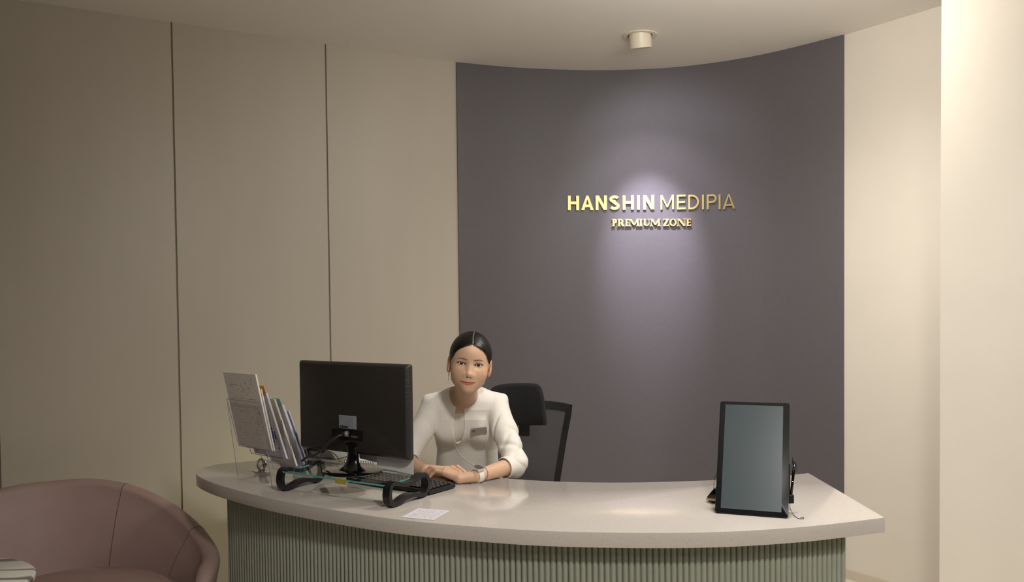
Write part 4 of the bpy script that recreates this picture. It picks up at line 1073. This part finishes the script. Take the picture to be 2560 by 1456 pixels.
# hair
HX = np.array([0, .015, .029, .040, .050, .058, .064, .0685, .072, .078, .09]); HZl = np.array([.0715, .0665, .0600, .0535, .0455, .0350, .0215, .0050, -.010, .012, .015])
def partx(q): return .0025+.0012*np.sin(q[:, 2]*160+1)-.10*(q[:, 2]-.09)*.0
def hairsdf(p):
    q = tohead(p); s = sym(q)
    d = ell(q, (0, -.014, .029), (.0800, .1010, .0905))
    d = smin(d, ell(q, (0, .0285, .036), (.0665, .0635, .0545)), .03)
    zt = np.interp(s[:, 0], HX, HZl)
    w = sstep(-.004, -.035, q[:, 1]); zt = zt*(1-w)+(-.060)*w
    d = smax(d, (zt-q[:, 2])*f32(.8), .007)
    d = smax(d, -(head_base(q)+.002), .001)
    g_ = np.exp(-((q[:, 0]-partx(q))/.0022)**2)*(q[:, 1] > -.045)*sstep(.03, .06, q[:, 2])
    d = d+.0016*g_
    bun = ell(q, (0, -.122, -.020), (.034, .028, .032))
    d = smin(d, bun, .010)
    d = d+.00035*np.sin(q[:, 1]*700+60*q[:, 2]+25*s[:, 0])
    return (d*f32(HS)).astype(f32)
V, Fq = surface(hairsdf, (-.26, 2.955, 1.09), (-.05, 3.23, 1.33), .0011)
def hairtint(V):
    q = tohead(V.astype(f32)); s = sym(q); C = np.ones((len(V), 4)); C[:, :3] = s2l('0e0b0a')[:3]
    rn = np.random.RandomState(5).rand(len(V))
    zt = np.interp(s[:, 0], HX, HZl)
    a = np.exp(-((q[:, 0]-partx(q))/.0013)**2)*(q[:, 1] > -.035)*sstep(.05, .07, q[:, 2])*sstep(.127, .112, q[:, 2])*.55
    b_ = np.clip(1-(q[:, 2]-zt)/.0035, 0, 1)*(q[:, 1] > .01)*.8*(.6+.4*rn)
    w = np.clip(np.maximum(a, b_), 0, 1)[:, None]
    C[:, :3] = C[:, :3]*(1-w)+np.array(s2l('b8957c')[:3])*w
    return C
_b = M_hair.node_tree.nodes['Principled BSDF']; _a = M_hair.node_tree.nodes.new('ShaderNodeAttribute'); _a.attribute_name = 'tint'
M_hairt = M_hair.copy(); M_hairt.name = 'black_hair_parted'; _nt = M_hairt.node_tree
_nt.links.new([x for x in _nt.nodes if x.type == 'ATTRIBUTE'][0].outputs['Color'], _nt.nodes['Principled BSDF'].inputs['Base Color'])
hair = meshobj('hair', V, Fq, M_hairt, person, colors=hairtint(V), label='black hair parted in the middle and tied back')
wis = []
for (x, y, z, dx, dz, r) in ((-.074, -.012, -.040, .002, -.034, .0005), (-.073, -.018, -.036, .000, -.042, .0004), (-.072, -.02, -.035, -.003, -.060, .0003), (-.073, -.014, -.04, .004, -.055, .00025), (.078, -.01, -.005, .008, -.016, .0004), (.079, -.012, .0, .009, -.010, .0003)):
    wis.append(tube([fromhead((x, y, z)), fromhead((x+dx*.2-.001, y, z+dz*.5)), fromhead((x+dx, y+.002, z+dz))], [r, r, r*.3], 5, sub=4))
obj('hair_wisps', join(*wis), M_hair, hair)
# --- jacket
def polyXZ(pts, y): return [aty(px, py, y)[[0, 2]] for (px, py) in pts]
_l = smoothpath([np.array(p, float) for p in [(1121, 950), (1122.5, 978), (1123.5, 995), (1130, 1009.5), (1140, 1018.4)]], 5)
_r = smoothpath([np.array(p, float) for p in [(1160, 1024), (1178, 1012.5), (1188, 998), (1193, 980), (1196, 950)]], 5)
_m = smoothpath([np.array(p, float) for p in [(1137.5, 1034), (1134.8, 1057), (1133.8, 1083), (1136.5, 1104), (1141, 1118), (1148, 1112), (1155, 1098), (1160, 1076), (1160.6, 1056), (1160, 1034)]], 4)
OPEN = polyXZ([tuple(p) for p in _l+_m+_r], 3.15)
def polysdf(x, z, P):
    P = np.array(P); d = None; ins = np.zeros(len(x), bool)
    for i in range(len(P)):
        a, b = P[i-1], P[i]; e = b-a; wx = x-a[0]; wz = z-a[1]; t = np.clip((wx*e[0]+wz*e[1])/(e@e), 0, 1)
        dd = (wx-e[0]*t)**2+(wz-e[1]*t)**2; d = dd if d is None else np.minimum(d, dd)
        c = ((a[1] > z) != (b[1] > z)) & (x < (b[0]-a[0])*(z-a[1])/(b[1]-a[1]+1e-12)+a[0]); ins ^= c
    d = np.sqrt(d); return np.where(ins, -d, d)
CF = .27
def wr(p, ax0, ax1, amp, seed):
    ax0 = np.array(ax0, f32); ab = np.array(ax1, f32)-ax0; L = np.sqrt(ab@ab); ab = ab/L; q = p-ax0; t = q@ab
    side = q[:, 0]*1.0+q[:, 2]*.6
    p1 = t*40+side*30+seed+1.3*np.sin(t*17+seed*3)+.8*np.sin(q[:, 1]*40)
    p2 = t*34-side*46+seed*2.1+1.2*np.sin(side*25+seed)
    a_ = np.exp(-(np.sin(p1)/.42)**2)-.45; b_ = (np.exp(-(np.sin(p2)/.45)**2)-.45)*sstep(.09, .2, t)*(.5+.5*np.sin(side*30+t*12))
    return amp*(a_*.9+b_*1.1)*sstep(.02, .10, t)
def jacket(p):
    body_ = smin(torso(p), shoulders(p), .035)-.0065
    for (X0, X1) in ((-.150, -.040), (-.226, -.334)):
        body_ = smin(body_, cone(p, (X0, 3.215, 1.046), (X1, 3.212, 1.034), .0205, .0215), .014)
    body_ = smax(body_, .60-p[:, 2], .01)
    # soft drapes on the front
    body_ = body_+.0016*np.sin((p[:, 0]+.19)*70+(p[:, 2]-.9)*12)*sstep(1.0, .9, p[:, 2])
    for (S_, E_, W_, sd) in ((S1, E1, W1, .7), (S2, E2, W2, 2.4)):
        a = cone(p, S_, S_+(E_-S_)*.45, .050, .0445)
        a = smin(a, cone(p, S_+(E_-S_)*.45, E_, .0445, .0425), .02)
        a = smin(a, cone(p, E_, E_+(W_-E_)*.10, .0425, .0400), .012)
        a = a+wr(p, S_, E_, .0062, sd)
        body_ = smin(body_, a, .007)
        # sleeve head seam
        ax = (E_-S_)/np.linalg.norm(E_-S_)
    # neck opening
    nk_ = cone(p, NB+(0, 0, -.03), NT, .0500, .0560)
    body_ = smax(body_, -np.maximum(np.maximum(nk_, 1.035-p[:, 2]), 3.185-p[:, 1]), .002)
    pd = polysdf(p[:, 0], p[:, 2], OPEN)
    op = np.maximum(pd, p[:, 1]-3.20)
    return smax(body_, -op, .0015).astype(f32)
V, Fq = surface(jacket, (-.50, 2.98, .59), (.07, 3.42, 1.10), .0017)
jk = meshobj('jacket', V, Fq, M_jack, person, label='white collarless jacket with three quarter sleeves')
def cuff(S_, E_, W_):
    L = np.linalg.norm(W_-E_); ax = (W_-E_)/L
    def f(p):
        d = cone(p, E_-ax*.01, E_+ax*L*.6, .0440, .0350)
        t = (p-E_.astype(f32))@ax.astype(f32)
        tilt_ = (p[:, 2]-E_[2])*.25
        d = smax(d, t-L*CF-.012+tilt_*0, .004); d = smax(d, -(t+.002), .006)
        inn = cone(p, E_-ax*.01, E_+ax*L*.6, .0400, .0325)
        return np.maximum(d, -np.maximum(inn, L*.10-t)).astype(f32)
    return f
for (S_, E_, W_) in ((S1, E1, W1), (S2, E2, W2)):
    V, Fq = surface(cuff(S_, E_, W_), E_-np.array([.14, .14, .06]), E_+np.array([.10, .07, .06]), .0013)
    meshobj('cuff', V, Fq, M_jack, jk)
# inner top
def top_(p):
    d = smin(torso(p), shoulders(p), .035)-.0025
    d = smax(d, p[:, 2]-aty(1148, 1034, 3.15)[2], .001); d = smax(d, .80-p[:, 2], .004)
    return np.maximum(d, np.abs(p[:, 0]+.205)-.05).astype(f32)
V, Fq = surface(top_, (-.27, 3.10, .78), (-.14, 3.25, 1.0), .002)
meshobj('inner_top', V, Fq, mat('inner_top_cloth', 'd8d2c8', .8), person, label='off white inner top')
zt_ = aty(1148, 1034, 3.15)[2]
def skirt(p):
    d = smin(torso(p), legs(p), .05)-.012
    d = smax(d, p[:, 2]-.66, .01); d = smax(d, .40-p[:, 2], .01); d = smax(d, 3.02-p[:, 1], .01)
    return d.astype(f32)
V, Fq = surface(skirt, (-.42, 2.96, .38), (.04, 3.60, .68), .006)
meshobj('skirt', V, Fq, mat('skirt_cloth', 'dcd6cc', .8), person)
def shoe(p):
    d = None
    for sx in (-1, 1):
        kx = -.19+sx*.075; a = cone(p, (kx, 3.07, .045), (kx, 2.92, .034), .040, .030); a = smax(a, .004-p[:, 2], .004); a = smax(a, p[:, 2]-.075, .01)
        d = a if d is None else np.minimum(d, a)
    return d.astype(f32)
V, Fq = surface(shoe, (-.33, 2.85, 0), (-.05, 3.14, .10), .004)
meshobj('shoes', V, Fq, M_black, person)
# seams, piping and badge lie on the jacket surface
from mathutils.bvhtree import BVHTree
bpy.context.view_layer.update()
def bvh(o):
    me = o.data; M = np.array(MW[o]); co = np.empty(len(me.vertices)*3, f32); me.vertices.foreach_get('co', co); co = co.reshape(-1, 3)@M[:3, :3].T+M[:3, 3]
    return BVHTree.FromPolygons([Vector(c) for c in co], [tuple(p.vertices) for p in me.polygons])
BJ = bvh(jk); BB = bvh(body)
def onsurf(B, px, py, lift=.0005):
    d = Vector(ray(px, py)).normalized(); loc, nor, i, dist = B.ray_cast(Vector(C0), d)
    if loc is None: return None
    return np.array(loc)-np.array(d)*lift
def seamline(B, pts, r, m, name, parent, lift=.0005, n=6):
    P = smoothpath([np.array(p, float) for p in pts], 5); Q_ = [onsurf(B, p[0], p[1], lift) for p in P]; Q_ = [q for q in Q_ if q is not None]
    if len(Q_) > 2: return obj(name, tube(Q_, r, n), m, parent, smooth=True)
M_seamw = mat('jacket_seam', 'd6d0c6', .8)
seamline(bvh(bpy.data.objects['inner_top']), [(1136, 1057), (1148, 1057.5), (1159, 1057)], .0006, M_seamw, 'top_seam', bpy.data.objects['inner_top'], .0002)
seamline(BJ, [(1133, 1092), (1137.5, 1114), (1148, 1135), (1158, 1145), (1169, 1153.6), (1180, 1160.5), (1190, 1166)], .0011, mat('jacket_piping', 'f2efe9', .5), 'piping', jk, .0008)
for pts in ([(1074, 1052), (1082, 1075), (1092, 1100), (1101, 1132), (1106, 1165)], [(1238, 1048), (1226, 1070), (1213, 1100), (1209, 1135), (1209, 1165)],
            [(1240, 983), (1237, 1005), (1238, 1028), (1239, 1046)], [(1069, 990), (1066, 1020), (1070, 1045)], [(1108, 979), (1103, 995), (1101, 1025), (1102, 1060)]):
    seamline(BJ, pts, .0004, M_seamw, 'seam', jk, .0001)
# inner top edge line
b0 = onsurf(BJ, 1198, 1078, 0); bl_, br_ = onsurf(BJ, 1180, 1079, .002), onsurf(BJ, 1216, 1075, .002)
bx = br_-bl_; bx /= np.linalg.norm(bx); bnr = np.cross(bx, [0, 0, 1]); bnr /= np.linalg.norm(bnr); bnr = bnr if bnr[1] < 0 else -bnr; bz_ = np.cross(bnr, bx); bz_ = bz_ if bz_[2] > 0 else -bz_
bc = (bl_+br_)/2+bnr*.0085
Mb = Matrix(((bx[0], -bnr[0], bz_[0], bc[0]), (bx[1], -bnr[1], bz_[1], bc[1]), (bx[2], -bnr[2], bz_[2], bc[2]), (0, 0, 0, 1)))
bd = empty('name_badge', tuple(bc), 0, 'small grey name badge pinned to the chest of the white jacket, marked HS', 'badge')
obj('plate', xf(xf(prism(rrect(.0610, .0235, .002), -.0012, .0012), R(math.pi/2, 'X')), Mb), mat('badge_grey', '8f8a80', .4, metal=.25), bd)
gl = []
for ch, x, w in (('H', -.0260, .0060), ('S', -.0192, .0056)):
    for k, poly in enumerate(glyph(ch, w, .0078, .0013)):
        Vq = [(x+a, -.0014-k*.00002, b-.003) for (a, b) in poly]; n = len(poly); gl.append((Vq, [tuple(range(n))]))
gl.append(([(-.0205, -.00145, .0042), (-.0190, -.00145, .0042), (-.0150, -.00145, -.0028), (-.0165, -.00145, -.0028)], [(0, 1, 2, 3)]))
obj('lettering', xf(join(*gl), Mb), mat('badge_ink', '15120f', .6), bd)
obj('small_mark', xf(join(*[box(x, x+.0028, -.00145, -.0012, -.001, .0018) for x in (-.006, .0075, .021)]), Mb), mat('badge_mark', '4d4941', .6), bd)
# watch
ax = (E1-W1)/np.linalg.norm(E1-W1)
wc = W1+ax*.003
def ring_on_arm(c, ax, n=40, lift=.001, zs=1.0):
    u = np.cross(ax, [0, 0, 1]); u /= np.linalg.norm(u); w = np.cross(u, ax); w = w if w[2] > 0 else -w; out = []
    B = BB
    for k in range(n):
        a = 2*math.pi*k/n; d = u*math.cos(a)+w*math.sin(a); o_ = c+d*.08
        loc, nor, i, dist = B.ray_cast(Vector(o_), Vector(-d), .08)
        q = np.array(loc) if loc is not None else c+d*.025
        q = q+d*lift; q[2] = max(q[2], TOP+.0008); out.append(q)
    return out, u, w
wt = empty('wristwatch', tuple(wc), 0, 'square smart watch with a white strap on the wrist of the seated woman', 'watch')
R1, u_, w_ = ring_on_arm(wc-ax*.0112, ax); R2, _, _ = ring_on_arm(wc+ax*.0112, ax)
R1o, _, _ = ring_on_arm(wc-ax*.0112, ax, lift=.0030); R2o, _, _ = ring_on_arm(wc+ax*.0112, ax, lift=.0030)
n = len(R1); V = R1+R2+R2o+R1o; Fc = []
for k in range(n):
    j = (k+1) % n
    for a, b in ((0, 1), (1, 2), (2, 3), (3, 0)): Fc.append((a*n+k, a*n+j, b*n+j, b*n+k))
obj('strap', (V, Fc), mat('watch_strap', 'e4dfd8', .5), wt, smooth=False, auto=40, label='white strap')
dn = (w_*.93-u_*.0+np.array([0, -.35, 0])); dn -= ax*(dn@ax); dn /= np.linalg.norm(dn); cr = np.cross(ax, dn)
o_ = wc+dn*.08; loc, _, _, _ = BB.ray_cast(Vector(o_), Vector(-dn), .08); cc = np.array(loc)+dn*.0065
Mw = Matrix(((ax[0], cr[0], dn[0], cc[0]), (ax[1], cr[1], dn[1], cc[1]), (ax[2], cr[2], dn[2], cc[2]), (0, 0, 0, 1)))
obj('case', xf(prism(rrect(.030, .034, .007), -.005, .004, 0), Mw), mat('watch_silver', 'dedad6', .22, metal=.35), wt, auto=40, label='silver watch case')
obj('display', xf(prism(rrect(.0265, .0305, .006), .0035, .0052, 0), Mw), mat('watch_glass', '2a2a2e', .08), wt, auto=40, label='dark square display')
bc2 = W1+ax*.031
RR, _, _ = ring_on_arm(bc2, ax+np.array([0, 0, .0]), lift=.0009)
RR = [r+ax*.006*math.sin(2*math.pi*k/len(RR)) for k, r in enumerate(RR)]
br = obj('bracelet', tube(RR, .0014, 6, True), mat('purple_braid', '8a7290', .8, bump=.8, bscale=600, var=.3, vscale=500))
tag(br, 'thin purple braided bracelet on the forearm beside the watch', 'bracelet')
